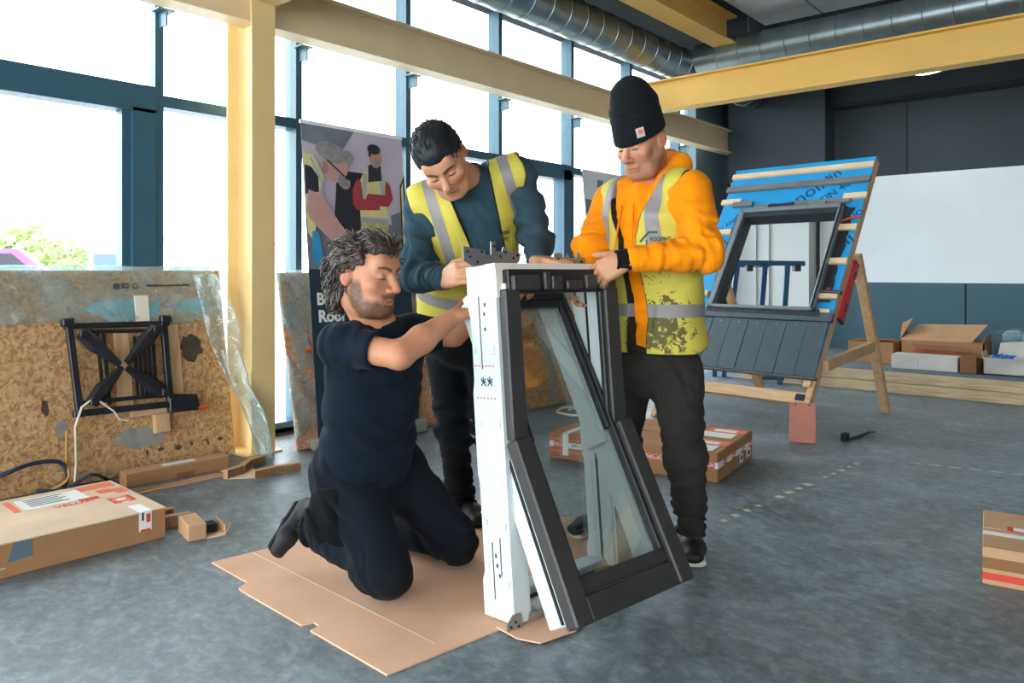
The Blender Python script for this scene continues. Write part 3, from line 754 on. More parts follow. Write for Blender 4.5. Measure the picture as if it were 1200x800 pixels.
def film_mat():
    m, nt, b = new_mat('film'); nt.nodes.remove(b); out = nt.nodes['Material Output']
    v = coords(nt, 'Object'); f = noise(nt, v, 5.5, 5, .6, .8)
    t = N(nt, 'ShaderNodeBsdfTransparent'); t.inputs[0].default_value = (.96, .985, .985, 1)
    d = N(nt, 'ShaderNodeBsdfDiffuse'); d.inputs[0].default_value = srgb('#e3e6e4')
    tl = N(nt, 'ShaderNodeBsdfTranslucent'); tl.inputs[0].default_value = srgb('#cdeff1')
    g = N(nt, 'ShaderNodeBsdfGlossy'); g.inputs['Roughness'].default_value = .22
    a = N(nt, 'ShaderNodeMixShader'); a.inputs[0].default_value = .5; L(nt, d.outputs[0], a.inputs[1]); L(nt, tl.outputs[0], a.inputs[2])
    b2 = N(nt, 'ShaderNodeMixShader'); L(nt, ramp(nt, f, [(.35, (.14,)*3+(1,)), (.7, (.42,)*3+(1,))]), b2.inputs[0]); L(nt, t.outputs[0], b2.inputs[1]); L(nt, a.outputs[0], b2.inputs[2])
    c_ = N(nt, 'ShaderNodeMixShader'); c_.inputs[0].default_value = .1; L(nt, b2.outputs[0], c_.inputs[1]); L(nt, g.outputs[0], c_.inputs[2])
    bn = N(nt, 'ShaderNodeBump'); bn.inputs['Strength'].default_value = .7; bn.inputs['Distance'].default_value = .03
    L(nt, noise(nt, coords(nt, 'Object', (1, 2.4, 1), (.3, .2, .5)), 9, 3, .55, 1.5), bn.inputs['Height'])
    L(nt, bn.outputs[0], g.inputs['Normal']); L(nt, bn.outputs[0], d.inputs['Normal'])
    L(nt, c_.outputs[0], out.inputs[0])
film_mat()
simple('film_aqua', '#59b6c6', .4, 0, .3, 6)
def board(origin, length, lean, h, rz, label, mt, dx=0):
    """sheet leaning back by `lean` metres; local x runs along its foot, y up the slope, z out of its face"""
    ex = Vector((-math.sin(rz), math.cos(rz), 0)); nx = Vector((math.cos(rz), math.sin(rz), 0))
    ey = (UP*math.sqrt(h*h-lean*lean)-nx*lean)/h
    M = Matrix((ex, ey, ex.cross(ey))).transposed().to_4x4(); M.translation = Vector(origin)+ex*dx
    r = empty('osb_board', M=M); tag(r, label, 'board')
    MB().box(-dx, 0, -.018, length-dx, h, 0).build('board_sheet', mt, r)
    return r, M
b1, M1 = board((-4.36, .02, .004), 2.44, .2, 1.15, 0, 'big stained chipboard sheet leaning against the windows, left of the column', 'osb', .05)
def blob(par, cx, cy, rx, ry, mt, nm, seed, z=.0008):
    rg = random.Random(seed); n = 22
    MB().prism([(cx+rx*math.cos(2*math.pi*k/n)*rg.uniform(.65, 1.1), cy+ry*math.sin(2*math.pi*k/n)*rg.uniform(.65, 1.1)) for k in range(n)], 0, z).build(nm, mt, par)
blob(b1, 1.84, .19, .17, .075, 'grey_smear', 'plaster_smear', 1); blob(b1, 1.43, .3, .035, .05, 'grey_smear', 'plaster_smear', 2)
blob(b1, 2.17, .68, .075, .09, 'dark_smear', 'dark_stain', 3); blob(b1, 1.36, .42, .02, .05, 'dark_smear', 'dark_stain', 4)
for k in range(8):
    blob(b1, 1.86+.06*k+.02*((k*7) % 3), .10+.008*(k % 3), .008+.012*(k % 2), .02-.008*(k % 3), 'dark_smear', 'dark_stain', 20+k)
MB().cbox(2.0, .3, 0, 2.09, .82, .022, .003).build('wood_plank', 'pine_y', b1)
MB().cbox(1.9, .2, 0, 1.985, .31, .045, .004).build('wood_block', 'pine_y', b1)
MB().cbox(1.78, .31, 0, 2.1, .36, .035, .003).build('wood_cleat', 'pine', b1)
MB().cbox(1.72, .36, 0, 1.80, .80, .02, .003).build('wood_plank', 'pine_y', b1)
MB().cbox(1.85, .83, 0, 1.93, 1.0, .012, .002).build('wood_plank', 'frame_cream', b1)
# film over the top of the board and hanging down beyond its end
def grid_sheet(fn, nu, nv, name, mt, parent=None, th=.0025):
    m = MB(); vs = [fn(i/nu, j/nv) for j in range(nv+1) for i in range(nu+1)]
    m.add(vs, [(j*(nu+1)+i, j*(nu+1)+i+1, (j+1)*(nu+1)+i+1, (j+1)*(nu+1)+i) for j in range(nv) for i in range(nu)], True)
    o = m.build(name, mt, parent, fix=False, sharp=3.0)
    if th:
        sd = o.modifiers.new('thick', 'SOLIDIFY'); sd.thickness = th; sd.offset = 0
    return o
def wob(u, v, s): return (math.sin(u*9+v*4+s)*.5+math.sin(u*23-v*11+s*2)*.3+math.sin(u*41+v*29+s*3)*.2)
fr = empty('plastic_film', M=M1); tag(fr, 'crumpled clear plastic film draped over the top of the left chipboard sheet', 'plastic film')
def f1(u, v):
    x = .3+u*2.05; edge = .845+.012*math.sin(u*14)+.02*math.sin(u*5)
    y = edge+(1.17-edge)*v
    return Vector((x, y, .010+.007*wob(u*3, v*1.2, 1)))
grid_sheet(f1, 110, 14, 'film_front', 'film', fr)
grid_sheet(lambda u, v: Vector((.3+u*2.05, 1.172+.004*math.sin(u*30), .012-.05*v)), 60, 3, 'film_fold', 'film', fr)
grid_sheet(lambda u, v: Vector((.3+u*2.05, 1.172-.3*v, -.036-.006*v)), 40, 4, 'film_rear', 'film', fr)
blob(fr, 1.80, .93, .22, .075, 'film_aqua', 'aqua_print', 5, .003); blob(fr, 2.2, .93, .13, .05, 'film_aqua', 'aqua_print', 6, .003)
for ch in fr.children:
    if ch.name.startswith('aqua'): ch.location = (0, 0, .002)
for (bod, x, sz, w_) in (('CE', 1.80, .035, .045), ('GENERAL SHEETING', 2.02, .012, .2), ('KEYMARK', 2.155, .012, .05)):
    text_mesh(bod, sz, 'print_black', 'film_print', fr, Matrix.Translation((x, 1.055, .0215)), .0012, w_, flip=True)
MB().tube([(1.855+.016*math.cos(a*math.pi/8), 1.055+.016*math.sin(a*math.pi/8), .0215) for a in range(16)], .003, 4, closed=True).build('film_print', 'print_ink', fr)
MB().box(1.735, 1.04, .018, 1.77, 1.07, .0192).build('film_print', 'print_ink', fr)
def f2(u, v):
    # hangs from the board's upper right corner to the floor in front of the column
    z = 1.10*(1-v)+.012
    cx = -4.49+.42*v**1.15; y = 2.32+.22*v**1.4+(u-.5)*(.14+.05*math.sin(v*7)+.06*v)
    x = cx+.05*math.sin(u*7+v*3)+.02*wob(u, v*2, 2)
    return Vector((max(x, -4.55), min(y+.02*math.sin(v*9), 2.52 if x > -4.2 else 2.47), max(z, .004)))
o = grid_sheet(f2, 18, 50, 'plastic_film', 'film'); tag(o, 'long strip of clear plastic film hanging to the floor beside the column', 'plastic film')

# second and third boards, right of the column
b2, M2 = board((-4.14, 2.76, .004), 1.75, .26, 1.15, -.07, 'reddish chipboard sheet leaning on the windows behind the banner', 'osb_red')
b3, M3 = board((-3.96, 4.56, .004), 1.7, .28, 1.15, -.10, 'chipboard sheet leaning on the windows behind the roof window glass', 'osb')
fr2 = empty('plastic_film', M=M2); tag(fr2, 'clear plastic film draped over the reddish chipboard sheet right of the column', 'plastic film')
def f3(u, v):
    x = -.02+1.78*u
    lo = .80-.10*math.sin(u*6)
    return Vector((x, lo+(1.165-lo)*v, .012+.008*wob(u*3, v, 4)))
grid_sheet(f3, 80, 14, 'film_front', 'film', fr2)
def f4(u, v):
    y0 = .06+.25*u; y1 = .62-.35*u-.1*math.sin(u*3)
    return Vector((-.02+.5*u, y0+(y1-y0)*v, .016+.012*wob(u*2, v*2, 6)))
grid_sheet(f4, 24, 20, 'film_lower', 'film', fr2)
grid_sheet(lambda u, v: Vector((-.03+.12*u+.1*(1-v), .5+.45*v, .02+.01*wob(u, v*2, 8))), 8, 16, 'film_side', 'film', fr2)
fr3 = empty('plastic_film', M=M3); tag(fr3, 'clear plastic film covering the top of the chipboard seen through the roof window', 'plastic film')
grid_sheet(lambda u, v: Vector((1.7*u, .92+.03*math.sin(u*9)+.24*v, .012+.008*wob(u*3, v, 9))), 70, 8, 'film_front', 'film', fr3)
grid_sheet(lambda u, v: Vector((.42+.08*v*math.sin(v*4)+.10*u+.1*(1-v), .02+.95*v, .016+.012*wob(u, v*3, 11))), 10, 30, 'film_strip', 'film', fr3)
MB().cbox(1.25, .3, 0, 1.3, 1.0, .03, .003).build('wood_cleat', 'pine_y', b3)
rr = MB().tube([(0, 0, 0), (.05, 0, 0)], .012, 10).build('red_cap', 'orange_plastic', b2); rr.location = (.12, .62, .02)
hose = MB().tube([(-3.62+.16*math.cos(t*.42)+.006*t, 5.0+.22*math.sin(t*.42), .012+.004*(t % 3)) for t in range(24)], .009, 8).build('garden_hose', 'frame_cream'); tag(hose, 'coiled pale hose lying on the floor by the far chipboard', 'hose')

# ------------------------------------------------------------------ black lifting frame hung on the first board
mf = empty('lifting_frame', M=M1 @ Matrix.Translation((1.47, .35, .03)) @ Matrix.Rotation(-.03, 4, 'Z')); tag(mf, 'black steel frame with four tapered arms hung on the leaning board', 'tool')
def mp(mb, nm, mt='black_steel'): return mb.build(nm, mt, mf)
mp(MB().bar((.03, .0, .04), (-.01, .49, .04), .035, .03, (0, 0, 1), .004), 'side_rail')
mp(MB().bar((.51, .03, .04), (.495, .50, .04), .035, .03, (0, 0, 1), .004), 'side_rail')
mp(MB().bar((-.03, .485, .03), (.53, .49, .03), .03, .03, (0, 0, 1), .004), 'top_rail')
mp(MB().bar((.0, .02, .03), (.56, .02, .03), .035, .04, (0, 0, 1), .004), 'bottom_rail')
mp(MB().bar((.02, .075, .025), (.52, .075, .025), .022, .025, (0, 0, 1), .003), 'bottom_rail')
mp(MB().bar((.08, .455, .02), (.45, .45, .02), .02, .02, (0, 0, 1), .003), 'slide_rod')
for (x, y) in ((-.02, .50), (.50, .51)): mp(MB().cbox(x-.03, y-.02, .03, x+.03, y+.025, .075, .006), 'corner_clamp')
for (x, y, tx, ty) in ((.05, .44, .225, .27), (.44, .455, .275, .275), (.09, .075, .235, .24), (.47, .09, .275, .24)):
    a = Vector((x, y, .05)); b_ = Vector((tx, ty, .06)); d = (b_-a).normalized(); n = Vector((-d.y, d.x, 0))
    m = MB(); prof = [(-.05, .034), (.35, .046), (.6, .032), (1.04, .018)]
    vs = []
    for (t, hw) in prof:
        c_ = a.lerp(b_, t)
        vs += [c_+n*hw-UP*0, c_-n*hw, c_-n*hw*.5+Vector((0, 0, .022)), c_+n*hw*.5+Vector((0, 0, .022))]
    fs = [(0, 3, 2, 1), (12, 13, 14, 15)]
    for i in range(3):
        for k in range(4): fs.append((i*4+k, i*4+(k+1) % 4, i*4+4+(k+1) % 4, i*4+4+k))
    m.add(vs, fs); arm = mp(m, 'arm')
    MB().cbox(a.x-.02, a.y-.02, .06, a.x+.02, a.y+.02, .085, .004).build('arm_latch', 'black_plastic', arm)
for x in (.16, .19): mp(MB().bar((x, .05, .015), (x-.02, .46, .015), .014, .02), 'inner_bar')
for k in range(5): mp(MB().bar((.34+k*.026, .07, .018), (.335+k*.026, .42, .018), .016, .012), 'slat')
mp(MB().cbox(.50, -.03, .01, .66, .06, .06, .005), 'crank_box')
mp(MB().bar((.5, .07, .05), (.66, .055, .05), .016, .02), 'crank_guard'); mp(MB().bar((.655, .055, .05), (.67, -.03, .05), .018, .02), 'crank_arm')
cr = mp(MB().tube([(.665, -.02, .05), (.72, -.015, .05)], [.012, .014], 10), 'crank_handle', 'orange_plastic')
strap = MB().tube([M1 @ Vector(p) for p in ((1.62, .40, .09), (1.56, .44, .10), (1.50, .40, .1), (1.475, .3, .06), (1.48, .12, .03), (1.47, .02, .02))], .006, 6).build('webbing_strap', 'frame_cream'); tag(strap, 'thin cream strap hanging from the black lifting frame', 'strap')
strap2 = MB().tube([M1 @ Vector(p) for p in ((1.6, .41, .09), (1.66, .36, .09), (1.70, .31, .06), (1.75, .295, .05))], .005, 6).build('strap_tail', 'frame_cream', None)
strap2.parent = strap
# cables
def cable(pts, r, mt, label, nm='power_cable'):
    cu = []; P = [Vector(p) for p in pts]
    for i in range(len(P)-1):
        p0, p1, p2, p3 = P[max(i-1, 0)], P[i], P[i+1], P[min(i+2, len(P)-1)]
        for t in np.linspace(0, 1, 8, endpoint=False):
            cu.append(.5*((2*p1)+(p2-p0)*t+(2*p0-5*p1+4*p2-p3)*t*t+(3*p1-p0-3*p2+p3)*t**3))
    cu.append(P[-1]); o = MB().tube(cu, r, 8).build(nm, mt); return tag(o, label, 'cable')
simple('cable_blue', '#1e2f45', .5); simple('cable_tan', '#b98a45', .6)
fl_ = lambda x, y, z=.0: at(x, y, FPX*(CAM_H-z)/(y-318))
cable([fl_(-40, 570, .012), at(0, 557, 3.66), at(35, 544, 3.76), at(68, 541, 3.86), at(79, 556, 3.88), fl_(72, 573, .012), fl_(48, 575, .012), fl_(26, 572, .012)], .011, 'cable_blue', 'dark blue cable looping up in front of the leaning board')
cable([fl_(2, 574, .01), fl_(8, 568, .012), fl_(30, 574, .012), fl_(60, 573, .014), at(80, 560, 3.86), at(78, 540, 3.90), at(78, 505, 3.98)], .007, 'cable_tan', 'thin tan cord on the floor running up to the lifting frame')
cable([fl_(80, 574, .014), at(98, 560, 3.86), at(112, 556, 3.9), fl_(126, 562, .012), fl_(140, 566, .012)], .009, 'cable_blue', 'short dark cable arching behind the large carton')

# ------------------------------------------------------------------ roll-up banners
simple('banner_teal', '#1c3440', .6, 0, .05, 3); simple('banner_pink', '#c3b6c4', .6, 0, .12, 2.5); simple('banner_grey', '#767a86', .6, 0, .2, 4); simple('print_skin', '#c79a92', .6, 0, .08, 6)
simple('print_skin2', '#b98476', .6, 0, .08, 6); simple('print_hair', '#8f8b8c', .6, 0, .3, 20); simple('print_dark', '#2a2a33', .6, 0, .15, 6); simple('print_vest', '#d9cf8e', .6, 0, .15, 7)
simple('print_redj', '#a83d44', .6, 0, .15, 7); simple('print_blue', '#2f8fc0', .6, 0, .2, 6); simple('print_band', '#a8adb5', .6); simple('print_camo', '#b3ac78', .6, 0, .45, 22); simple('banner_white', '#dfe3e6', .6, 0, .03, 3)
def banner(x, y0, y1, label):
    top = Vector((x-.2+.2, y0, 2.10)); lean = .2
    ex = Vector((0, 1, 0)); ey = Vector((-lean, 0, 2.07)).normalized()
    M = Matrix((ex, ey, ex.cross(ey))).transposed().to_4x4(); M.translation = Vector((x+lean, y0, .03))
    r = empty('rollup_banner', M=M); tag(r, label, 'banner', 'roll-up banners by the glazed wall')
    w = y1-y0
    MB().box(0, 0, -.003, w, 2.07, 0).build('banner_sheet', 'banner_teal', r)
    MB().cbox(-.005, 2.06, -.012, w+.005, 2.085, .008, .003).build('top_rail', 'paper_white', r)
    MB().cbox(-.01, -.025, -.08, w+.01, .06, .08, .01).build('base_cassette', 'zinc', r)
    MB().tube([(w/2, .03, -.03), (w/2, 2.06, -.03)], .009, 8).build('support_pole', 'zinc', r)
    return r, w
bn1, bw = banner(-4.2, 2.818, 3.665, 'tall roll-up banner printed with two workers above a dark teal panel')
def P_(par, pts, mt, z, nm='printed_figure'): return MB().prism(pts, z, z+.0006).build(nm, mt, par)
def ell(cx, cy, rx, ry, n=22, rot=0):
    return [(cx+rx*math.cos(a)*math.cos(rot)-ry*math.sin(a)*math.sin(rot), cy+rx*math.cos(a)*math.sin(rot)+ry*math.sin(a)*math.cos(rot)) for a in [2*math.pi*k/n for k in range(n)]]
Z = [.0]
def Q_(pts, mt, nm='printed_figure'):
    Z[0] += .0007; return P_(bn1, pts, mt, Z[0], nm)
Q_([(0, 1.12), (bw, 1.12), (bw, 2.06), (0, 2.06)], 'banner_pink', 'printed_photo')
Q_([(0, 1.12), (bw, 1.12), (bw, 1.42), (0, 1.5)], 'banner_grey', 'printed_photo')
Q_([(0, 1.95), (.3, 1.9), (.42, 2.06), (0, 2.06)], 'banner_grey', 'printed_photo')
Q_([(.2, 1.3), (.5, 1.3), (.5, 1.78), (.26, 1.78)], 'print_dark'); Q_([(.72, 1.15), (bw, 1.15), (bw, 1.55), (.7, 1.5)], 'banner_grey')
Q_([(.78, 1.2), (bw, 1.2), (bw, 1.8), (.8, 1.72)], 'print_dark'); Q_([(.80, 1.3), (.83, 1.3), (.83, 1.75), (.81, 1.7)], 'print_vest')
# standing figure: trousers, vest, jacket arms, head
Q_([(.42, 1.13), (.66, 1.13), (.665, 1.42), (.43, 1.42)], 'print_dark'); Q_([(.43, 1.34), (.66, 1.34), (.68, 1.74), (.62, 1.80), (.48, 1.79), (.43, 1.7)], 'print_vest')
Q_([(.425, 1.34), (.665, 1.34), (.67, 1.44), (.43, 1.44)], 'print_camo'); Q_([(.43, 1.44), (.665, 1.44), (.665, 1.475), (.43, 1.475)], 'print_band')
Q_([(.45, 1.56), (.48, 1.56), (.505, 1.78), (.475, 1.78)], 'print_band'); Q_([(.63, 1.56), (.66, 1.56), (.645, 1.78), (.61, 1.79)], 'print_band')
Q_([(.37, 1.56), (.40, 1.52), (.6, 1.53), (.6, 1.59), (.46, 1.6), (.45, 1.72), (.42, 1.74), (.375, 1.66)], 'print_redj'); Q_([(.48, 1.6), (.56, 1.56), (.68, 1.56), (.72, 1.62), (.7, 1.72), (.665, 1.74), (.655, 1.64), (.5, 1.64)], 'print_redj')
Q_([(.51, 1.72), (.63, 1.74), (.63, 1.84), (.6, 1.86), (.52, 1.84)], 'print_dark'); Q_(ell(.585, 1.90, .052, .075), 'print_skin2'); Q_(ell(.58, 1.86, .038, .03), 'print_hair'); Q_(ell(.575, 1.955, .056, .035), 'print_dark')
Q_([(.525, 1.9), (.545, 1.9), (.545, 1.97), (.528, 1.96)], 'print_dark')
# bending figure: sleeve, vest, arm, head with glasses
Q_([(0, 1.35), (.04, 1.3), (.1, 1.56), (.15, 1.72), (.07, 1.86), (0, 1.87)], 'print_vest'); Q_([(0, 1.6), (.1, 1.62), (.1, 1.72), (.05, 1.78), (0, 1.79)], 'print_dark'); Q_([(.04, 1.84), (.06, 1.84), (.14, 1.68), (.12, 1.6), (.1, 1.6), (.12, 1.68)], 'print_band')
Q_([(0, 1.50), (.02, 1.44), (.2, 1.28), (.40, 1.15), (.44, 1.18), (.42, 1.26), (.25, 1.42), (.12, 1.6), (.02, 1.63)], 'print_skin'); Q_([(.38, 1.14), (.46, 1.12), (.48, 1.16), (.42, 1.24), (.40, 1.2)], 'print_blue')
Q_([(.02, 1.18), (.08, 1.12), (.1, 1.2), (.08, 1.36), (.03, 1.36)], 'print_blue')
Q_(ell(.24, 1.80, .10, .11, 22, -.4), 'print_skin'); Q_(ell(.30, 1.70, .055, .045, 18, -.6), 'print_hair'); Q_(ell(.21, 1.89, .125, .065, 22, -.25), 'print_hair'); Q_(ell(.33, 1.87, .05, .045), 'print_hair'); Q_(ell(.155, 1.78, .022, .04), 'print_skin2')
Q_([(.17, 1.83), (.3, 1.735), (.305, 1.745), (.175, 1.842)], 'print_dark'); Q_(ell(.325, 1.73, .02, .012, 12, -.5), 'print_dark')
text_mesh('Book', .105, 'paper_white', 'banner_text', bn1, Matrix.Translation((.045, .925, .0012)), .004, None, 'LEFT')
text_mesh('Roof', .105, 'paper_white', 'banner_text', bn1, Matrix.Translation((.05, .815, .0012)), .004, None, 'LEFT')
bn2, bw2 = banner(-4.2, 5.92, 6.77, 'pale roll-up banner standing behind the person in the orange hoodie')
Z[0] = 0; bn1 = bn2
Q_([(0, 1.35), (bw2, 1.35), (bw2, 2.06), (0, 2.06)], 'banner_white', 'printed_photo'); Q_([(0, 1.12), (bw2, 1.12), (bw2, 1.36), (0, 1.36)], 'steel_teal', 'printed_photo')
Q_([(.02, 1.5), (.3, 1.5), (.32, 1.78), (.02, 1.8)], 'banner_grey'); Q_([(.2, 1.36), (.38, 1.36), (.34, 2.0), (.24, 2.0)], 'steel_teal'); Q_(ell(.12, 1.48, .09, .05, 18, -.6), 'print_skin'); Q_(ell(.09, 1.41, .08, .035, 18, -.6), 'print_dark')

# ------------------------------------------------------------------ roof mock-up
simple('membrane_blue', '#1592cc', .55, 0, .12, 3, .05); simple('membrane_ink', '#124a74', .6); simple('slate', '#3a4c55', .55, 0, .18, 9, .15); simple('frame_steel', '#79848a', .45, .3, .12, 8); simple('frame_dark', '#2c3338', .5, .1, .1, 8)
simple('flash_black', '#1f2429', .6, 0, .2, 9, .2); simple('flash_lead', '#4c565b', .5, .2, .2, 9, .1); simple('level_red', '#c0262f', .4); simple('terracotta', '#c27f6c', .75, 0, .07, 14, .08); simple('trestle_blue', '#1f5276', .45, .2, .1, 6)
foot = Vector((-1.86, 5.1, 0)); Wd = Vector((-.995, .1, 0)).normalized(); ed = Vector((.1, .995, 0)).normalized(); Qd = ed*.549+UP*.836; Qd.normalize()
PW = 1.22
RM = Matrix((-Wd, Qd, (-Wd).cross(Qd))).transposed().to_4x4(); RM.translation = foot+Wd*PW
rig = empty('roof_mockup', M=RM); tag(rig, 'sloping roof mock-up with blue membrane, slates and an open window frame on timber legs', 'roof model')
def rg_(mb, nm, mt): return mb.build(nm, mt, rig)
X = lambda w: PW-w
h0, h1, g0, g1 = X(.93), X(.155), 1.0, 1.90        # opening
# timber rails, plywood backing around the opening and the blue membrane on it
for x in (0, PW-.045): rg_(MB().cbox(x, 0, -.085, x+.045, 2.44, -.022, .004), 'side_rail', 'pine_y')
for (a, b_, c_, d) in ((.0, .47, PW, g0-.03), (.0, g1+.03, PW, 2.44), (.0, g0-.03, h0-.03, g1+.03), (h1+.03, g0-.03, PW, g1+.03)):
    rg_(MB().box(a, b_, -.02, c_, d, -.004), 'backing_board', 'pine')
    rg_(MB().box(a, b_, -.004, c_, d, .0), 'membrane', 'membrane_blue')
for (x, w_) in ((h0-.09, .05), (h1+.04, .05)): rg_(MB().cbox(x, .45, -.12, x+w_, 2.42, -.022, .004), 'rafter', 'pine_y')
def bat(w0, w1, q, mt='pine_pale', hh=.05, t=.028, sk=0):
    rg_(MB().bar((X(w1), q+sk, t/2), (X(w0), q, t/2), hh, t, (0, 0, 1), .003), 'batten', mt)
bat(-.01, 1.22, 2.35); bat(-.01, 1.23, 2.205, 'batten_grey', .055, .03)
bat(1.05, 1.24, 2.07); bat(.93, 1.12, 2.035, 'batten_grey', .05, .03); bat(-.02, .16, 2.045); bat(.1, .55, 2.01, 'batten_grey', .045, .022)
for q in (1.745, 1.435): bat(-.01, .145, q); bat(1.045, 1.24, q)
bat(-.01, .13, 1.13); bat(1.06, 1.23, 1.13)
bat(.02, .13, 1.0, 'pine_pale', .035, .02)
bat(-.02, 1.23, .945, 'flash_lead', .075, .03)
# the fitted window frame
fx0, fx1, fy0, fy1 = X(1.01), X(.125), .985, 1.965
t_ = .075
wfr = rg_(MB().cbox(fx0, fy0, -.07, fx0+t_*.62, fy1, .05, .006).cbox(fx1-t_*.5, fy0, -.07, fx1, fy1, .05, .006).cbox(fx0, fy1-t_*.5, -.07, fx1, fy1, .05, .006).cbox(fx0, fy0, -.07, fx1, fy0+t_*.4, .05, .006), 'window_frame', 'frame_steel')
MB().box(fx0+.045, fy1-.085, -.08, fx1-.03, fy1-.037, .035).build('frame_head_lining', 'frame_dark', wfr)
MB().box(fx0+.046, fy0+.03, -.08, fx0+.066, fy1-.04, .03).build('frame_side_lining', 'frame_dark', wfr)
MB().box(fx1-.046, fy0+.03, -.075, fx1-.037, fy1-.04, .03).build('frame_side_lining', 'zinc', wfr)
for x in (fx0+.12, fx1-.28): MB().cbox(x, fy1-.005, .03, x+.13, fy1+.03, .05, .002).build('fixing_bracket', 'zinc', wfr)
MB().tube([(fx1-.02, fy0+.02, .055), (fx1-.012, fy1-.02, .055)], .008, 8).build('gasket', 'seal_black', wfr)
def flash(pts, nm='flashing_membrane', mt='flash_black', z=.0012): rg_(MB().prism(pts, .0005, z+.004), nm, mt)
rgx = random.Random(3)
flash([(fx0+.2, fy1-.02)]+[(fx0+.2+.6*k/9, fy1+.05+.03*rgx.random()) for k in range(10)]+[(fx1+.02, fy1-.02)])
flash([(fx1-.01, fy0+.1)]+[(fx1+.05+.035*rgx.random(), fy0+.1+.85*k/12) for k in range(13)]+[(fx1-.01, fy1-.02)])
flash([(fx0+.02, fy0+.05)]+[(fx0-.03-.02*rgx.random(), fy0+.1+.85*k/12) for k in range(13)]+[(fx0+.02, fy1)], mt='flash_lead')
flash([(fx0+.0, fy0-.03), (fx1+.05, fy0-.04), (fx1+.03, fy0+.02), (fx0, fy0+.02)], z=.03)
# slates
n_sl = 8; sw = 1.24/n_sl; s0 = None
for k in range(n_sl):
    o = MB().cbox(.0015, 0, 0, sw-.0015, .43, .009, .002).build('slate', 'slate', rig) if s0 is None else share(s0, parent=rig)
    s0 = s0 or o; o.location = (-.01+k*sw, .465+rgx.uniform(-.004, .004), .012+.002*(k % 2)); o.rotation_euler = (.03, 0, rgx.uniform(-.008, .008))
    nl = MB().lathe([(0, .0), (.006, .0), (.005, .004), (0, .005)], 8).build('slate_nail', 'zinc', o) if k == 0 else share(bpy.data.objects['slate_nail'], parent=o)
    nl.location = (sw/2, .40, .009)
for k in range(n_sl): pass
rg_(MB().cbox(-.01, .455, -.02, PW+.01, .48, .012, .003), 'eaves_batten', 'batten_grey')
# open foot: cross bar, cleats
rg_(MB().cbox(-.02, .26, -.02, PW+.02, .345, .02, .004), 'cross_bar', 'pine')
rg_(MB().cbox(PW-.09, .28, .02, PW-.02, .33, .024, .002), 'steel_tie', 'black_steel')
for q in (.40, .47): rg_(MB().cbox(PW-.075, q, -.06, PW-.02, q+.05, .0, .004), 'cleat', 'pine')
# rear legs and braces: thick timber at both sides
def rl(p): return RM.inverted() @ Vector(p)
for side, (x, ft) in enumerate(((PW+.02, (-1.70, 6.60, 0)), (.06, (-2.66, 6.50, 0)))):
    a = Vector((x, 1.55, -.07)); b_ = rl(ft)
    rg_(MB().bar(a, b_, .045, .07, (1, 0, 0), .004), 'rear_leg', 'pine_y')
    k_ = .56; q_ = a.lerp(b_, k_)
    rg_(MB().bar((x, .60, -.06), q_+(q_-Vector((x, .6, -.06))).normalized()*.06, .045, .075, (0, 1, 0), .004), 'brace', 'pine_y')
for (x, y, sz, rot, bod) in ((X(.46), 2.13, .17, .75, 'anolin'), (X(.3), 2.06, .09, .75, 'OUTIN 40'), (X(.07), 1.62, .16, .75, 'uli'), (X(.05), 1.85, .07, .75, 'ONO'), (X(1.12), 1.62, .15, .75, 'uli'), (X(1.12), 1.83, .06, .75, 'AIV ANO'), (X(.45), .92, .12, .75, 'uli'), (X(.3), 2.28, .13, .75, 'lin')):
    t = text_mesh(bod, sz, 'membrane_ink', 'membrane_print', rig, Matrix.Translation((x, y, .0006)) @ Matrix.Rotation(rot, 4, 'Z'), .002)
MB().tube([(X(.12), 1.80, .02), (X(.03), 1.82, .035), (X(-.01), 1.825, .035)], [.006, .01, .008], 8).build('screwdriver', 'level_red', None)
o = bpy.data.objects['screwdriver']; o.matrix_world = RM; tag(o, 'red handled screwdriver resting on a batten of the roof mock-up', 'screwdriver')
o2 = MB().tube([(X(.14), 1.155, .035), (X(-.01), 1.15, .04), (X(-.04), 1.14, .04)], [.012, .012, .016], 8).build('clamp', 'black_plastic'); o2.matrix_world = RM; tag(o2, 'small black clamp on the lower batten stub of the roof mock-up', 'clamp')
MB().tube([(X(.07), 1.17, .05), (X(.04), 1.17, .05)], .008, 6).build('clamp_button', 'level_red', o2)
# red spirit level against the rail
lv = empty('spirit_level', M=RM @ Matrix.Translation((PW+.012, .98, -.13))); tag(lv, 'red spirit level hanging on the side rail of the roof mock-up', 'spirit level')
MB().cbox(0, 0, 0, .025, .50, .075, .004).build('level_body', 'level_red', lv)
for y in (.08, .36): MB().cbox(-.001, y, .025, .026, y+.07, .05, .003).build('level_slot', 'print_black', lv)
for y in (-.004, .497): MB().box(-.001, y, .0, .026, y+.008, .075).build('end_cap', 'black_plastic', lv)
# clay tile leaning on the foot
tf = Vector((-1.865, 5.015, .002)); tz = Vector((-.3, -.8, .42)).normalized()
TMx = frame_M(tf, Vector((.94, .33, 0)), Vector((.28, -.80, .30)))
TMx = Matrix.Translation((-1.885, 5.015, .003)) @ Matrix.Rotation(.34, 4, 'Z') @ Matrix.Rotation(math.radians(70), 4, 'X')
ct = empty('clay_tile', M=TMx); tag(ct, 'flat terracotta roof tile leaning on the foot of the roof mock-up', 'tile')
MB().cbox(0, 0, 0, .165, .265, .012, .002).build('tile_body', 'terracotta', ct)
for x in (.04, .125): MB().lathe([(0, 0), (.006, 0), (.006, .001), (0, .001)], 8, Matrix.Translation((x, .25, .0121))).build('nail_hole', 'print_black', ct)
for x in (.03, .11): MB().cbox(x, .245, -.012, x+.025, .262, .0, .002).build('hanging_nib', 'terracotta', ct)
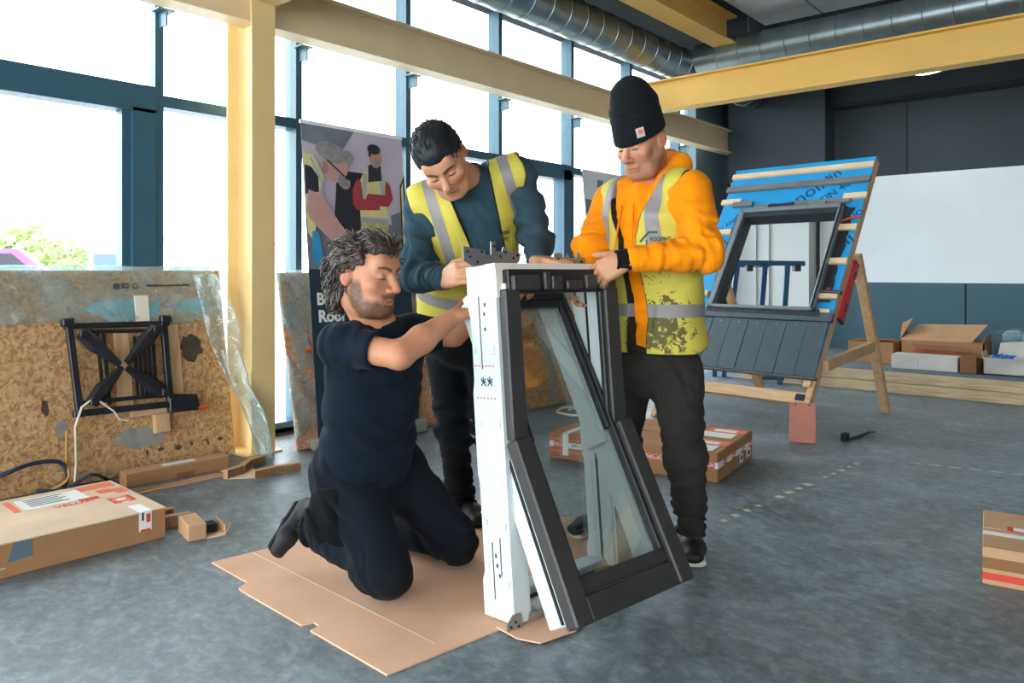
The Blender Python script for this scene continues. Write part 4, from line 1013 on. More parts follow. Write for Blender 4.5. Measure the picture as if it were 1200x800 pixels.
# pry bar on the floor
pb = empty('pry_bar', (-1.615, 5.30, 0)); pb.rotation_euler = (0, 0, 1.35); tag(pb, 'small black pry bar lying alone on the floor near the clay tile', 'tool')
MB().tube([(0, 0, .06), (.0, 0, .02), (.03, 0, .009), (.2, 0, .012), (.3, 0, .02)], [.012, .016, .011, .011, .008], 8).build('bar', 'black_steel', pb)
MB().cbox(-.03, -.02, .0, .02, .02, .055, .004).build('claw_head', 'black_steel', pb); MB().cbox(.29, -.018, .016, .37, .018, .022, .002).build('flat_claw', 'black_steel', pb)

# blue work trestle behind the mock-up
tq = at(880, 318, 7.75); tr = empty('work_trestle', (tq.x, tq.y, 0)); tr.rotation_euler = (0, 0, AZ-.1); tag(tr, 'blue folding work trestle standing behind the roof mock-up', 'trestle')
def tp(mb, nm, mt='trestle_blue'): return mb.build(nm, mt, tr)
tp(MB().bar((-.16, 0, 1.22), (.53, 0, 1.21), .05, .05, (0, 0, 1), .004), 'top_bar'); tp(MB().bar((-.3, .3, 1.2), (.25, .3, 1.2), .05, .05, (0, 0, 1), .004), 'top_bar'); tp(MB().bar((.1, -.03, 1.2), (.1, .34, 1.2), .04, .04, (0, 0, 1), .004), 'cross_tube')
for (a, b_) in (((.14, 0, 1.2), (.02, -.1, 0)), ((.36, 0, 1.2), (.26, -.1, 0)), ((-.24, .3, 1.18), (-.30, .42, 0)), ((-.08, .3, 1.18), (-.2, .42, 0))):
    tp(MB().bar(a, b_, .05, .05, (1, 0, 0), .004), 'leg')
tp(MB().bar((-.34, .4, .16), (.28, -.09, .16), .03, .035), 'stretcher'); tp(MB().bar((.0, -.1, .06), (.3, -.1, .06), .03, .035), 'stretcher')
for x in (-.02, .45): tp(MB().cbox(x-.03, -.06, 1.13, x+.03, .06, 1.20, .006), 'clamp_block', 'black_plastic')

# ------------------------------------------------------------------ boxes on the platform
PZ = .197
bA = carton('carton', (-2.49, 8.27, PZ), .0, .43, .34, .22, 'card_brown', 'plain brown carton on the platform behind the mock-up leg', 'cartons on the platform')
MB().bar((.02, .1, .225), (.40, .12, .245), .2, .004).build('loose_flap', 'card_dark', bA)
bB = empty('open_carton', (-2.0, 8.28, PZ)); tag(bB, 'large open brown carton with raised flaps on the platform', 'box', 'cartons on the platform')
MB().box(0, 0, 0, .72, .012, .26).box(0, .40, 0, .72, .412, .26).box(0, 0, 0, .012, .412, .26).box(.708, 0, 0, .72, .412, .26).box(0, 0, 0, .72, .41, .01).build('carton_body', 'card_brown', bB)
def flap(par, pts, mt, nm='carton_flap'):
    m = MB(); m.add([Vector(p) for p in pts], [tuple(range(len(pts)))]); o = m.build(nm, mt, par); s_ = o.modifiers.new('t', 'SOLIDIFY'); s_.thickness = .005; return o
flap(bB, [(.0, 0, .25), (.62, 0, .26), (.72, .2, .42), (.12, .22, .40)], 'card_tan'); flap(bB, [(.0, .02, .26), (.0, .38, .26), (-.06, .36, .40), (.1, .1, .47)], 'card_dark'); flap(bB, [(.715, .0, .26), (.715, .40, .26), (.72, .42, .34), (.72, .1, .31)], 'card_brown')
flap(bB, [(.1, -.005, .22), (.55, -.005, .22), (.62, -.06, .17), (.16, -.08, .18)], 'card_dark'); MB().box(.12, -.05, .155, .56, -.01, .163).build('printed_stripe', 'label_red', bB)
bC = carton('carton', (-2.01, 8.0, PZ), .02, .56, .22, .135, 'card_white', 'white low carton in front of the open brown carton', 'cartons on the platform')
MB().box(.225, -.0015, 0, .235, 0, .135).build('tape_seam', 'card_pale', bC)
bE = carton('carton', (-1.425, 7.99, PZ), .0, .13, .27, .15, 'card_dark', 'small dark carton squeezed beside the white low carton', 'cartons on the platform')
bD = empty('open_carton', (-1.26, 8.06, PZ)); tag(bD, 'small open white carton holding blue items on the platform', 'box', 'cartons on the platform')
MB().box(0, 0, 0, .36, .01, .15).box(0, .26, 0, .36, .27, .15).box(0, 0, 0, .01, .27, .15).box(.35, 0, 0, .36, .27, .15).box(0, 0, 0, .36, .27, .008).build('carton_body', 'card_white', bD)
flap(bD, [(0, .0, .15), (.36, 0, .15), (.38, -.06, .155), (-.01, -.06, .158)], 'card_white'); flap(bD, [(.08, .27, .15), (.36, .27, .15), (.36, .32, .30), (.10, .30, .27)], 'card_white'); flap(bD, [(.0, .02, .15), (.0, .25, .15), (-.012, .25, .2), (-.014, .05, .19)], 'card_pale')
simple('glove_blue', '#1673c4', .5, 0, .2, 12)
rg2 = random.Random(5); gl0 = None
for k in range(9):
    m = MB()
    for f in range(4): m.tube([(0, 0, 0), (.03, .012*(f-1.5), .012), (.055+.01*rg2.random(), .02*(f-1.5), .006)], [.014, .009, .007], 6)
    o = m.build('work_glove', 'glove_blue'); o.location = (-1.22+.03*(k % 6)+.06*(k//6)+rg2.uniform(0, .03), 8.12+.05*(k % 3)+rg2.uniform(-.01, .01), PZ+.135+.012*(k//3)); o.rotation_euler = (rg2.uniform(-.3, .3), rg2.uniform(-.3, .3), rg2.uniform(0, 6))
    tag(o, 'blue glove heaped in the small open white carton', 'glove', 'blue gloves in the carton')
tb = empty('plastic_tub', (-1.25, 8.62, PZ)); tag(tb, 'clear plastic storage tub with white contents behind the blue gloves', 'tub')
MB().box(0, 0, 0, .5, .006, .36).box(0, .34, 0, .5, .346, .36).box(0, 0, 0, .006, .346, .36).box(.494, 0, 0, .5, .346, .36).box(0, 0, 0, .5, .346, .006).build('tub_wall', 'clear_plastic', tb)
MB().cbox(-.01, -.01, .34, .51, .0, .37, .003).cbox(-.01, .346, .34, .51, .356, .37, .003).cbox(-.01, -.01, .34, .0, .356, .37, .003).build('tub_rim', 'clear_plastic', tb)
for (x, z) in ((.06, .24), (.22, .25), (.36, .25)): MB().cbox(x, .04, z, x+.13, .3, z+.11, .02).build('wrapped_pack', 'paper_white', tb)
# ------------------------------------------------------------------ bodies and clothes as smooth blended volumes
_RT = np.random.RandomState(11).rand(32, 32, 32).astype(np.float32)*2-1
def vnoise(P):
    """smooth value noise in -1..1 at points P (n,3)"""
    I = np.floor(P).astype(np.int64); F = (P-I).astype(np.float32); F = F*F*(3-2*F)
    I = I & 31; J = (I+1) & 31
    a = _RT; x0, y0, z0 = I.T; x1, y1, z1 = J.T; fx, fy, fz = F.T
    c00 = a[x0, y0, z0]*(1-fx)+a[x1, y0, z0]*fx; c10 = a[x0, y1, z0]*(1-fx)+a[x1, y1, z0]*fx
    c01 = a[x0, y0, z1]*(1-fx)+a[x1, y0, z1]*fx; c11 = a[x0, y1, z1]*(1-fx)+a[x1, y1, z1]*fx
    return (c00*(1-fy)+c10*fy)*(1-fz)+(c01*(1-fy)+c11*fy)*fz
V3 = lambda p: np.array([p[0], p[1], p[2]], dtype=np.float64)
def unit(v): v = V3(v); return v/np.linalg.norm(v)
class Vol:
    def __init__(s, lo, hi, vox):
        s.lo = V3(lo); s.h = vox; s.n = [int(math.ceil((b-a)/vox))+1 for a, b in zip(lo, hi)]
        s.D = np.full(s.n, 9.0, np.float32)
    def _sub(s, pts, rad):
        pts = np.array(pts); a = ((pts.min(0)-rad-s.lo)/s.h).astype(int)-1; b = ((pts.max(0)+rad-s.lo)/s.h).astype(int)+2
        a = [min(max(0, int(q)), m) for q, m in zip(a, s.n)]; b = [min(max(0, int(q)), m) for q, m in zip(b, s.n)]
        sl = tuple(slice(i, j) for i, j in zip(a, b))
        g = [(s.lo[k]+np.arange(a[k], b[k])*s.h).astype(np.float32) for k in range(3)]
        return sl, g[0][:, None, None], g[1][None, :, None], g[2][None, None, :]
    def _put(s, sl, d, k, op):
        A = s.D[sl]
        if A.size == 0: return
        if op == 'add':
            if k > 0: h = np.clip(.5+.5*(A-d)/k, 0, 1); s.D[sl] = A+(d-A)*h-k*h*(1-h)
            else: s.D[sl] = np.minimum(A, d)
        else:
            if k > 0: h = np.clip(.5-.5*(A+d)/k, 0, 1); s.D[sl] = A+(-d-A)*h+k*h*(1-h)
            else: s.D[sl] = np.maximum(A, -d)
    def cone(s, a, b, r1, r2=None, k=.0, op='add', grow=.03):
        r2 = r1 if r2 is None else r2; a, b = V3(a), V3(b); sl, X, Y, Z = s._sub([a, b], max(r1, r2)+k+grow)
        ba = b-a; l2 = max(ba@ba, 1e-12); px, py, pz = X-a[0], Y-a[1], Z-a[2]
        t = np.clip((px*ba[0]+py*ba[1]+pz*ba[2])/l2, 0, 1)
        d = np.sqrt((px-ba[0]*t)**2+(py-ba[1]*t)**2+(pz-ba[2]*t)**2)-(r1+(r2-r1)*t)
        s._put(sl, d, k, op); return s
    def chain(s, pts, rs, k=.0, op='add'):
        for i in range(len(pts)-1): s.cone(pts[i], pts[i+1], rs[i], rs[i+1], k, op)
        return s
    def ell(s, c, R, rad, k=.0, op='add', grow=.03):
        """ellipsoid; R = three unit axes, rad = three radii"""
        c = V3(c); sl, X, Y, Z = s._sub([c], max(rad)+k+grow); px, py, pz = X-c[0], Y-c[1], Z-c[2]
        q = [px*u[0]+py*u[1]+pz*u[2] for u in R]
        k0 = np.sqrt(sum((q[i]/rad[i])**2 for i in range(3))); k1 = np.sqrt(sum((q[i]/rad[i]**2)**2 for i in range(3)))+1e-6
        s._put(sl, k0*(k0-1)/k1, k, op); return s
    def econe(s, a, b, side, A, B, k=.0, op='add', grow=.03):
        """tapering tube of elliptical section; A, B = (half width along side, half depth) at each end"""
        a, b, side = V3(a), V3(b), V3(side); ax = b-a; ln = np.linalg.norm(ax); ax /= ln
        side = unit(side-ax*(side@ax)); ot = np.cross(ax, side)
        sl, X, Y, Z = s._sub([a, b], max(A+B)+k+grow); px, py, pz = X-a[0], Y-a[1], Z-a[2]
        tt = px*ax[0]+py*ax[1]+pz*ax[2]; t = np.clip(tt/ln, 0, 1); e = tt-t*ln
        u = px*side[0]+py*side[1]+pz*side[2]; w = px*ot[0]+py*ot[1]+pz*ot[2]
        ru = A[0]+(B[0]-A[0])*t; rw = A[1]+(B[1]-A[1])*t; m = np.minimum(ru, rw)
        k0 = np.sqrt((u/ru)**2+(w/rw)**2+(e/m)**2); k1 = np.sqrt((u/ru**2)**2+(w/rw**2)**2+(e/m**2)**2)+1e-6
        s._put(sl, k0*(k0-1)/k1, k, op); return s
    def loft(s, st, side, grow_r=0., k=.03, op='add'):
        """st: list of (centre, half width, half depth)"""
        for (c0, a0, b0), (c1, a1, b1) in zip(st[:-1], st[1:]):
            s.econe(c0, c1, side, (a0+grow_r, b0+grow_r), (a1+grow_r, b1+grow_r), k, op)
        return s
    def grid(s):
        return [(s.lo[k]+np.arange(s.n[k])*s.h).astype(np.float32).reshape([-1 if i == k else 1 for i in range(3)]) for k in range(3)]
    def cut(s, p, n, k=0):
        """remove everything on the side that n points to"""
        p, n = V3(p), unit(n); X, Y, Z = s.grid(); d = (X-p[0])*n[0]+(Y-p[1])*n[1]+(Z-p[2])*n[2]
        s._put((slice(None),)*3, -d, k, 'sub'); return s
    def field(s, fn):
        """D = max(D, fn(X,Y,Z))"""
        X, Y, Z = s.grid(); s.D = np.maximum(s.D, fn(X, Y, Z).astype(np.float32)); return s
    def ripple(s, fn, band=.05):
        m = np.abs(s.D) < band; idx = np.argwhere(m)
        if len(idx): s.D[m] += fn(s.lo+idx*s.h).astype(np.float32)
        return s
    def mesh(s):
        D = s.D; S = D < 0; n = S.shape
        c = S[:-1, :-1, :-1].astype(np.int8)
        tot = np.zeros_like(c)
        for dx in (0, 1):
            for dy in (0, 1):
                for dz in (0, 1): tot += S[dx:n[0]-1+dx, dy:n[1]-1+dy, dz:n[2]-1+dz]
        act = (tot > 0) & (tot < 8); idx = np.argwhere(act); num = -np.ones(act.shape, np.int64); num[act] = np.arange(len(idx))
        cor = [(x, y, z) for x in (0, 1) for y in (0, 1) for z in (0, 1)]
        val = {q: D[idx[:, 0]+q[0], idx[:, 1]+q[1], idx[:, 2]+q[2]] for q in cor}
        acc = np.zeros((len(idx), 3)); cnt = np.zeros(len(idx))
        for q in cor:
            for ax in range(3):
                if q[ax]: continue
                r = list(q); r[ax] = 1; r = tuple(r); v0, v1 = val[q], val[r]; m = (v0 < 0) != (v1 < 0)
                t = np.where(m, v0/np.where(m, v0-v1, 1), 0); p = np.array(q, float)[None, :].repeat(len(idx), 0); p[:, ax] = t
                acc += p*m[:, None]; cnt += m
        V = s.lo+(idx+acc/np.maximum(cnt, 1)[:, None])*s.h
        Fs = []
        for ax in range(3):
            a1, a2 = [(1, 2), (2, 0), (0, 1)][ax]
            A = [slice(None)]*3; B = [slice(None)]*3; A[ax] = slice(0, -1); B[ax] = slice(1, None)
            ch = S[tuple(A)] != S[tuple(B)]; e = np.argwhere(ch)
            ok = (e[:, a1] > 0) & (e[:, a2] > 0) & (e[:, a1] < n[a1]-1) & (e[:, a2] < n[a2]-1); e = e[ok]
            if not len(e): continue
            def g(o1, o2):
                q = e.copy(); q[:, a1] -= o1; q[:, a2] -= o2; return num[q[:, 0], q[:, 1], q[:, 2]]
            quad = np.stack([g(1, 1), g(0, 1), g(0, 0), g(1, 0)], 1); ins = S[e[:, 0], e[:, 1], e[:, 2]]
            quad[~ins] = quad[~ins][:, ::-1]; Fs.append(quad)
        return V, np.concatenate(Fs)
    def build(s, name, mat, parent=None, attrs=None, smooth=1):
        V, F = s.mesh()
        if smooth:   # light Laplacian smoothing removes the stair steps
            for _ in range(smooth):
                acc = np.zeros_like(V); cnt = np.zeros(len(V))
                for a, b in ((0, 1), (1, 2), (2, 3), (3, 0)):
                    np.add.at(acc, F[:, a], V[F[:, b]]); np.add.at(acc, F[:, b], V[F[:, a]]); np.add.at(cnt, F[:, a], 1); np.add.at(cnt, F[:, b], 1)
                V = V*.5+.5*acc/np.maximum(cnt, 1)[:, None]
        return raw_mesh(name, V, F, mat, parent, attrs)
def raw_mesh(name, V, F, mat, parent=None, attrs=None):
    me = bpy.data.meshes.new(name); me.vertices.add(len(V)); me.vertices.foreach_set('co', V.astype(np.float32).ravel())
    me.loops.add(F.size); me.loops.foreach_set('vertex_index', F.astype(np.int32).ravel())
    me.polygons.add(len(F)); me.polygons.foreach_set('loop_start', np.arange(0, F.size, F.shape[1], dtype=np.int32))
    me.polygons.foreach_set('use_smooth', np.ones(len(F), bool)); me.update(calc_edges=True)
    for m in (mat if isinstance(mat, (list, tuple)) else [mat]): me.materials.append(MATS[m])
    for k, fn in (attrs or {}).items():
        at_ = me.attributes.new(k, 'FLOAT', 'POINT'); at_.data.foreach_set('value', np.asarray(fn(V), np.float32))
    o = bpy.data.objects.new(name, me); C.objects.link(o)
    if parent is not None: o.parent = parent
    return o
def band_of(o, planes, name, mat, parent, off=.002):
    """strip of the garment between pairs of planes, lifted off its surface"""
    bm = bmesh.new(); bm.from_mesh(o.data)
    for (p, n) in planes:
        bmesh.ops.bisect_plane(bm, geom=bm.verts[:]+bm.edges[:]+bm.faces[:], plane_co=Vector(p), plane_no=Vector(n), clear_outer=True)
    bm.normal_update()
    for v in bm.verts: v.co += v.normal*off
    me = bpy.data.meshes.new(name); bm.to_mesh(me); bm.free(); me.materials.clear(); me.materials.append(MATS[mat])
    for p in me.polygons: p.use_smooth = True
    r = bpy.data.objects.new(name, me); C.objects.link(r); r.parent = parent; return r
from mathutils.bvhtree import BVHTree
def stick(o, target, direction, off=.003):
    """drape a flat object onto a garment by moving its vertices along a direction"""
    bm = bmesh.new(); bm.from_mesh(target.data); bv = BVHTree.FromBMesh(bm); d = Vector(direction).normalized(); mw = o.matrix_basis.copy()
    for v in o.data.vertices:
        p = mw @ v.co; h = bv.ray_cast(p-d*.3, d)
        if h[0] is not None: v.co = h[0]-d*off
        else: v.co = p
    o.matrix_basis = Matrix.Identity(4); bm.free(); return o

# ------------------------------------------------------------------ skin, hair and cloth materials
def skin_mat(name, col, beardc, browc, flush='#a8503c'):
    m, nt, b = new_mat(name); v = coords(nt, 'Object'); c = srgb(col)
    f = noise(nt, v, 22, 4); f2 = noise(nt, v, 6, 3)
    base = ramp(nt, f, [(.3, tuple(x*.88 for x in c[:3])+(1,)), (.7, tuple(min(1, x*1.08) for x in c[:3])+(1,))])
    base = mixc(nt, ramp(nt, f2, [(.4, (0, 0, 0, 1)), (.75, (.22, .22, .22, 1))]), base, srgb(flush))
    def at_(n): a = N(nt, 'ShaderNodeAttribute'); a.attribute_name = n; return a.outputs['Fac']
    base = mixc(nt, at_('flush'), base, srgb(flush))
    bd = N(nt, 'ShaderNodeMath', operation='MULTIPLY'); L(nt, at_('beard'), bd.inputs[0]); L(nt, ramp(nt, noise(nt, v, 320, 2), [(.3, (.55,)*3+(1,)), (.6, (1, 1, 1, 1))]), bd.inputs[1])
    base = mixc(nt, bd.outputs[0], base, srgb(beardc)); base = mixc(nt, at_('brow'), base, srgb(browc))
    L(nt, base, b.inputs['Base Color']); b.inputs['Roughness'].default_value = .52; b.inputs['Specular IOR Level'].default_value = .4
    b.inputs['Subsurface Weight'].default_value = .12; b.inputs['Subsurface Radius'].default_value = (.012, .005, .003); b.inputs['Subsurface Scale'].default_value = .6
    bump(nt, noise(nt, v, 260, 2), b, .12, .001)
def cloth_mat(name, col, var=.15, rough=.9, weave=420, bs=.25, spec=.15, c2=None):
    m, nt, b = new_mat(name); v = coords(nt, 'Object'); c = srgb(col); f = noise(nt, v, 7, 4, .6)
    lo = srgb(c2) if c2 else tuple(x*(1-var) for x in c[:3])+(1,)
    base = ramp(nt, f, [(.3, lo), (.7, tuple(min(1, x*(1+var)) for x in c[:3])+(1,))])
    L(nt, base, b.inputs['Base Color']); b.inputs['Roughness'].default_value = rough; b.inputs['Specular IOR Level'].default_value = spec
    b.inputs['Sheen Weight'].default_value = .03
    bump(nt, noise(nt, v, weave, 2), b, bs, .0015)
    return m, nt, b, base
cloth_mat('tee_navy', '#0e1925', .2); cloth_mat('trouser_navy', '#10161e', .25); cloth_mat('trouser_black', '#101317', .25); cloth_mat('trouser_brown', '#2c2926', .2); cloth_mat('sweat_teal', '#2f4650', .18, .95, 300)
cloth_mat('hoodie_orange', '#f08a08', .12, .9, 300, .2); cloth_mat('knit_black', '#14171a', .25, .95, 160, .6); cloth_mat('reflective', '#85807d', .06, .5, 600, .1, .5); cloth_mat('cuff_black', '#141416', .2); cloth_mat('pocket_black', '#121417', .2)
cloth_mat('hood_lining', '#e07d08', .12)
def vest_mat(name, dirty):
    m, nt, b, base = cloth_mat(name, '#c4b64a', .06, .6, 700, .12, .3)
    a = N(nt, 'ShaderNodeAttribute'); a.attribute_name = 'edge'
    r = ramp(nt, a.outputs['Fac'], [(.0055, (1, 1, 1, 1)), (.0075, (0, 0, 0, 1))])
    col = mixc(nt, r, base, srgb('#15171a'))
    if dirty:
        g = N(nt, 'ShaderNodeAttribute'); g.attribute_name = 'grime'; n1 = noise(nt, coords(nt, 'Object'), 26, 6, .7, 1.2); n2 = noise(nt, coords(nt, 'Object'), 9, 4, .6, .6)
        ad = N(nt, 'ShaderNodeMath', operation='MULTIPLY_ADD'); L(nt, n2, ad.inputs[0]); ad.inputs[1].default_value = .5; L(nt, n1, ad.inputs[2])
        su = N(nt, 'ShaderNodeMath', operation='ADD'); L(nt, ad.outputs[0], su.inputs[0]); L(nt, g.outputs['Fac'], su.inputs[1])
        col = mixc(nt, ramp(nt, su.outputs[0], [(.99, (0, 0, 0, 1)), (1.07, (.85, .85, .85, 1))]), col, srgb('#2b2c22'))
    L(nt, col, b.inputs['Base Color'])
vest_mat('vest_clean', False); vest_mat('vest_dirty', True)
def hair_mat(name, c1, c2, rough=.5):
    m, nt, b = new_mat(name); v = coords(nt, 'Object'); f = noise(nt, v, 60, 5, .7, .5)
    L(nt, ramp(nt, f, [(.3, srgb(c1)), (.72, srgb(c2))]), b.inputs['Base Color']); b.inputs['Roughness'].default_value = rough; bump(nt, noise(nt, v, 240, 3), b, .5, .003)
hair_mat('hair_brown', '#1d1511', '#4a3c33'); hair_mat('hair_greyish', '#2e2620', '#74675c'); hair_mat('hair_black', '#0b0f12', '#1a2227', .6)
simple('shoe_black', '#17181a', .6, 0, .2, 14, .1); simple('sole_black', '#111214', .75); simple('sole_white', '#c9c2b4', .7, 0, .1, 20); simple('eye_white', '#c9c0b8', .3); simple('iris_dark', '#1c1410', .2); simple('print_green', '#1d4a44', .6)

class Head:
    def __init__(s, c, fwd, up, sc=1.0):
        s.c = V3(c); f = unit(fwd); u = V3(up); u = unit(u-f*(u@f)); s.y = f; s.z = u; s.x = np.cross(f, u)*-1; s.s = sc   # x: the person's left
        s.x = np.cross(u, f)
        s.R = (s.x, s.y, s.z)
    def w(s, x, y, z): return s.c+(s.x*x+s.y*y+s.z*z)*s.s
    def loc(s, P): q = (P-s.c)/s.s; return q@s.x, q@s.y, q@s.z
def add_head(S, h, neck0, neck1, nr=.058, jaw=1.0, nose=1.0):
    k = h.s; w = h.w
    S.ell(w(0, -.018, .038), h.R, (.076*k, .096*k, .088*k), .0)
    S.ell(w(0, .024, -.018), h.R, (.064*k, .073*k, .092*k), .03*k)
    S.cone(w(-.030*jaw, .045, -.085), w(.030*jaw, .045, -.085), .030*k, None, .03*k)
    S.cone(w(-.012, .072, -.096), w(.012, .072, -.096), .020*k, None, .02*k)
    for s in (-1, 1):
        S.cone(w(s*.052*jaw, -.005, -.045), w(s*.034*jaw, .045, -.088), .024*k, .022*k, .025*k)
        S.ell(w(s*.043, .062, -.018), h.R, (.026*k, .024*k, .022*k), .022*k)
        S.cone(w(s*.012, .089, .033), w(s*.046, .072, .034), .0115*k, .0095*k, .016*k)
    S.cone(w(-.03, .07, .06), w(.03, .07, .06), .022*k, None, .03*k)
    for s in (-1, 1): S.ell(w(s*.0315, .103, .008), h.R, (.0185*k, .020*k, .0125*k), .012*k, 'sub')
    S.cone(w(0, .090, .022), w(0, .116*nose, -.020), .0092*k, .0125*k, .009*k)
    S.ell(w(0, .118*nose, -.026), h.R, (.0125*k, .0125*k, .0110*k), .007*k)
    for s in (-1, 1): S.ell(w(s*.0135, .102, -.031), h.R, (.0085*k, .012*k, .008*k), .005*k)
    S.cone(w(-.018, .086, -.060), w(.018, .086, -.060), .0075*k, None, .008*k); S.cone(w(-.015, .085, -.071), w(.015, .085, -.071), .0085*k, None, .008*k)
    S.cone(w(-.024, .098, -.0655), w(.024, .098, -.0655), .0035*k, None, .004*k, 'sub')
    for s in (-1, 1):
        S.ell(w(s*.0315, .077, .009), h.R, (.0150*k, .0140*k, .0120*k), .004*k)
        S.ell(w(s*.081, -.016, .002), (unit(h.x*.9+h.y*.42*s), unit(h.y*.9-h.x*.42*s), h.z), (.008*k, .019*k, .030*k), .006*k)
        S.ell(w(s*.094, -.006, .004), h.R, (.007*k, .010*k, .018*k), .006*k, 'sub')
    S.cone(neck0, neck1, nr*k, nr*1.08*k, .03*k)
def face_attrs(h, beard=None, brow_w=.0055):
    def brow(V):
        x, y, z = h.loc(V); ax = np.abs(x); t = np.clip((ax-.014)/.036, 0, 1); zc = .031+.007*np.sin(t*2.2)
        d = np.sqrt(np.maximum(0, np.maximum(.014-ax, ax-.050))**2+(z-zc)**2)-brow_w*(1-.35*t)
        lash = np.sqrt(((ax-.0315)/.0145)**2+((z-.0035+.05*(ax-.0315)**2*40)/.0026)**2)
        nost = np.sqrt(((ax-.009)/.0055)**2+((z+.0375)/.0035)**2)
        m = np.maximum(np.clip(.5-d/.003, 0, 1)*.9, np.clip((1.35-lash)*2, 0, 1)*.85); m = np.maximum(m, np.clip((1.2-nost)*2, 0, 1)*.6)
        mo = np.sqrt((x/.024)**2+((z+.0655)/.0022)**2); m = np.maximum(m, np.clip((1.3-mo)*2, 0, 1)*.6)
        return m*(y > .06)
    def bd(V):
        x, y, z = h.loc(V); ax = np.abs(x)
        if beard is None: return np.zeros(len(V))
        g = beard(x, y, z, ax); lip = np.sqrt((x/.024)**2+((z+.066)/.0105)**2); g = g*np.clip((lip-.85)*4, 0, 1)
        return g*((y > -.03) & (ax < .09) & (z > -.125) & (x*x+y*y+z*z < .142**2))
    def flush(V):
        x, y, z = h.loc(V); ax = np.abs(x); a = np.exp(-(((ax-.045)/.02)**2+((z+.02)/.022)**2))*.35+np.exp(-((x/.016)**2+((z+.026)/.014)**2))*.4+np.exp(-((x/.022)**2+((z+.066)/.008)**2))*.5
        ear = (ax > .078)*.4; return np.clip(a*(y > .04)+ear*(y > -.06)*(z > -.05)*(z < .05), 0, 1)*((np.abs(x) < .1) & (np.abs(z) < .13) & (np.abs(y) < .14))
    return dict(brow=brow, beard=bd, flush=flush)
def hand(S, wrist, d, n, thumb, curl=(.3, .4, .3), spread=1.0, sc=1.0, thumb_curl=.3, rw=.024, per=None):
    """palm, four jointed fingers and a thumb; d = towards the fingers, n = where the palm faces, thumb = side of the thumb"""
    d = unit(d); n = V3(n); n = unit(n-d*(n@d)); t = V3(thumb); t = unit(t-d*(t@d)-n*(t@n)); w0 = V3(wrist)
    P = lambda a, b, c: w0+(d*a+t*b+n*c)*sc
    lat = (.030, .010, -.011, -.030); mcp = (.086, .091, .086, .077); ln = (.95, 1.06, .98, .78)
    for i in range(4):
        S.cone(P(.0, lat[i]*.55, 0), P(mcp[i], lat[i], -.002), .0185*sc, .0125*sc, .010*sc)
    S.ell(P(.05, 0, .004), (d, t, n), (.045*sc, .038*sc, .016*sc), .012*sc)
    for i in range(4):
        cu = curl if per is None else per[i]; p = P(mcp[i], lat[i], -.001); a = 0; sp = lat[i]*.28*spread/.03*.35
        dirf = unit(d+t*sp); r = (.0105, .0098, .0088, .0072)
        for j, l in enumerate((.044, .027, .021)):
            a += cu[j]; v = dirf*math.cos(a)+n*math.sin(a); q = p+v*l*ln[i]*sc
            S.cone(p, q, r[j]*sc*(.9 if i == 3 else 1), r[j+1]*sc*(.9 if i == 3 else 1), .004*sc); p = q
    a0 = P(.018, .022, .006); a1 = P(.048, .046, .014); S.cone(a0, a1, .017*sc, .0145*sc, .012*sc)
    v = unit(d*.75+t*.55+n*.2); v2 = unit(v*math.cos(thumb_curl)+(-t*.6+n*.6)*math.sin(thumb_curl)); v3 = unit(v2*math.cos(thumb_curl)+(-t*.6+n*.6)*math.sin(thumb_curl))
    a2 = a1+v2*.033*sc; a3 = a2+v3*.026*sc; S.cone(a1, a2, .0130*sc, .0112*sc, .006*sc); S.cone(a2, a3, .0112*sc, .0088*sc, .004*sc)
def folds(lst, grain=.0):
    """lst of (centre, radius, direction across the creases, frequency, amplitude)"""
    def fn(P):
        o = np.zeros(len(P))
        n1 = vnoise(P*9.0); n2 = vnoise(P*4.0+7.3)
        for (c, r, ax, fr, am) in lst:
            q = P-V3(c); w = np.exp(-(q*q).sum(1)/(r*r)); u = unit(ax); m = w > .02
            if not m.any(): continue
            qm = P[m]; al = (qm@u)[:, None]*u[None, :]; cc = (qm-al)*fr*.75+al*fr*2.6+(n2[m]*1.3)[:, None]+c[0]*3.1
            v = vnoise(cc)*.8+vnoise(cc*1.9+5)*.35; o[m] += w[m]*am*1.7*np.tanh(v*2.6)
        if grain: o += grain*(vnoise(P*22)*.5+vnoise(P*11))
        return o
    return fn
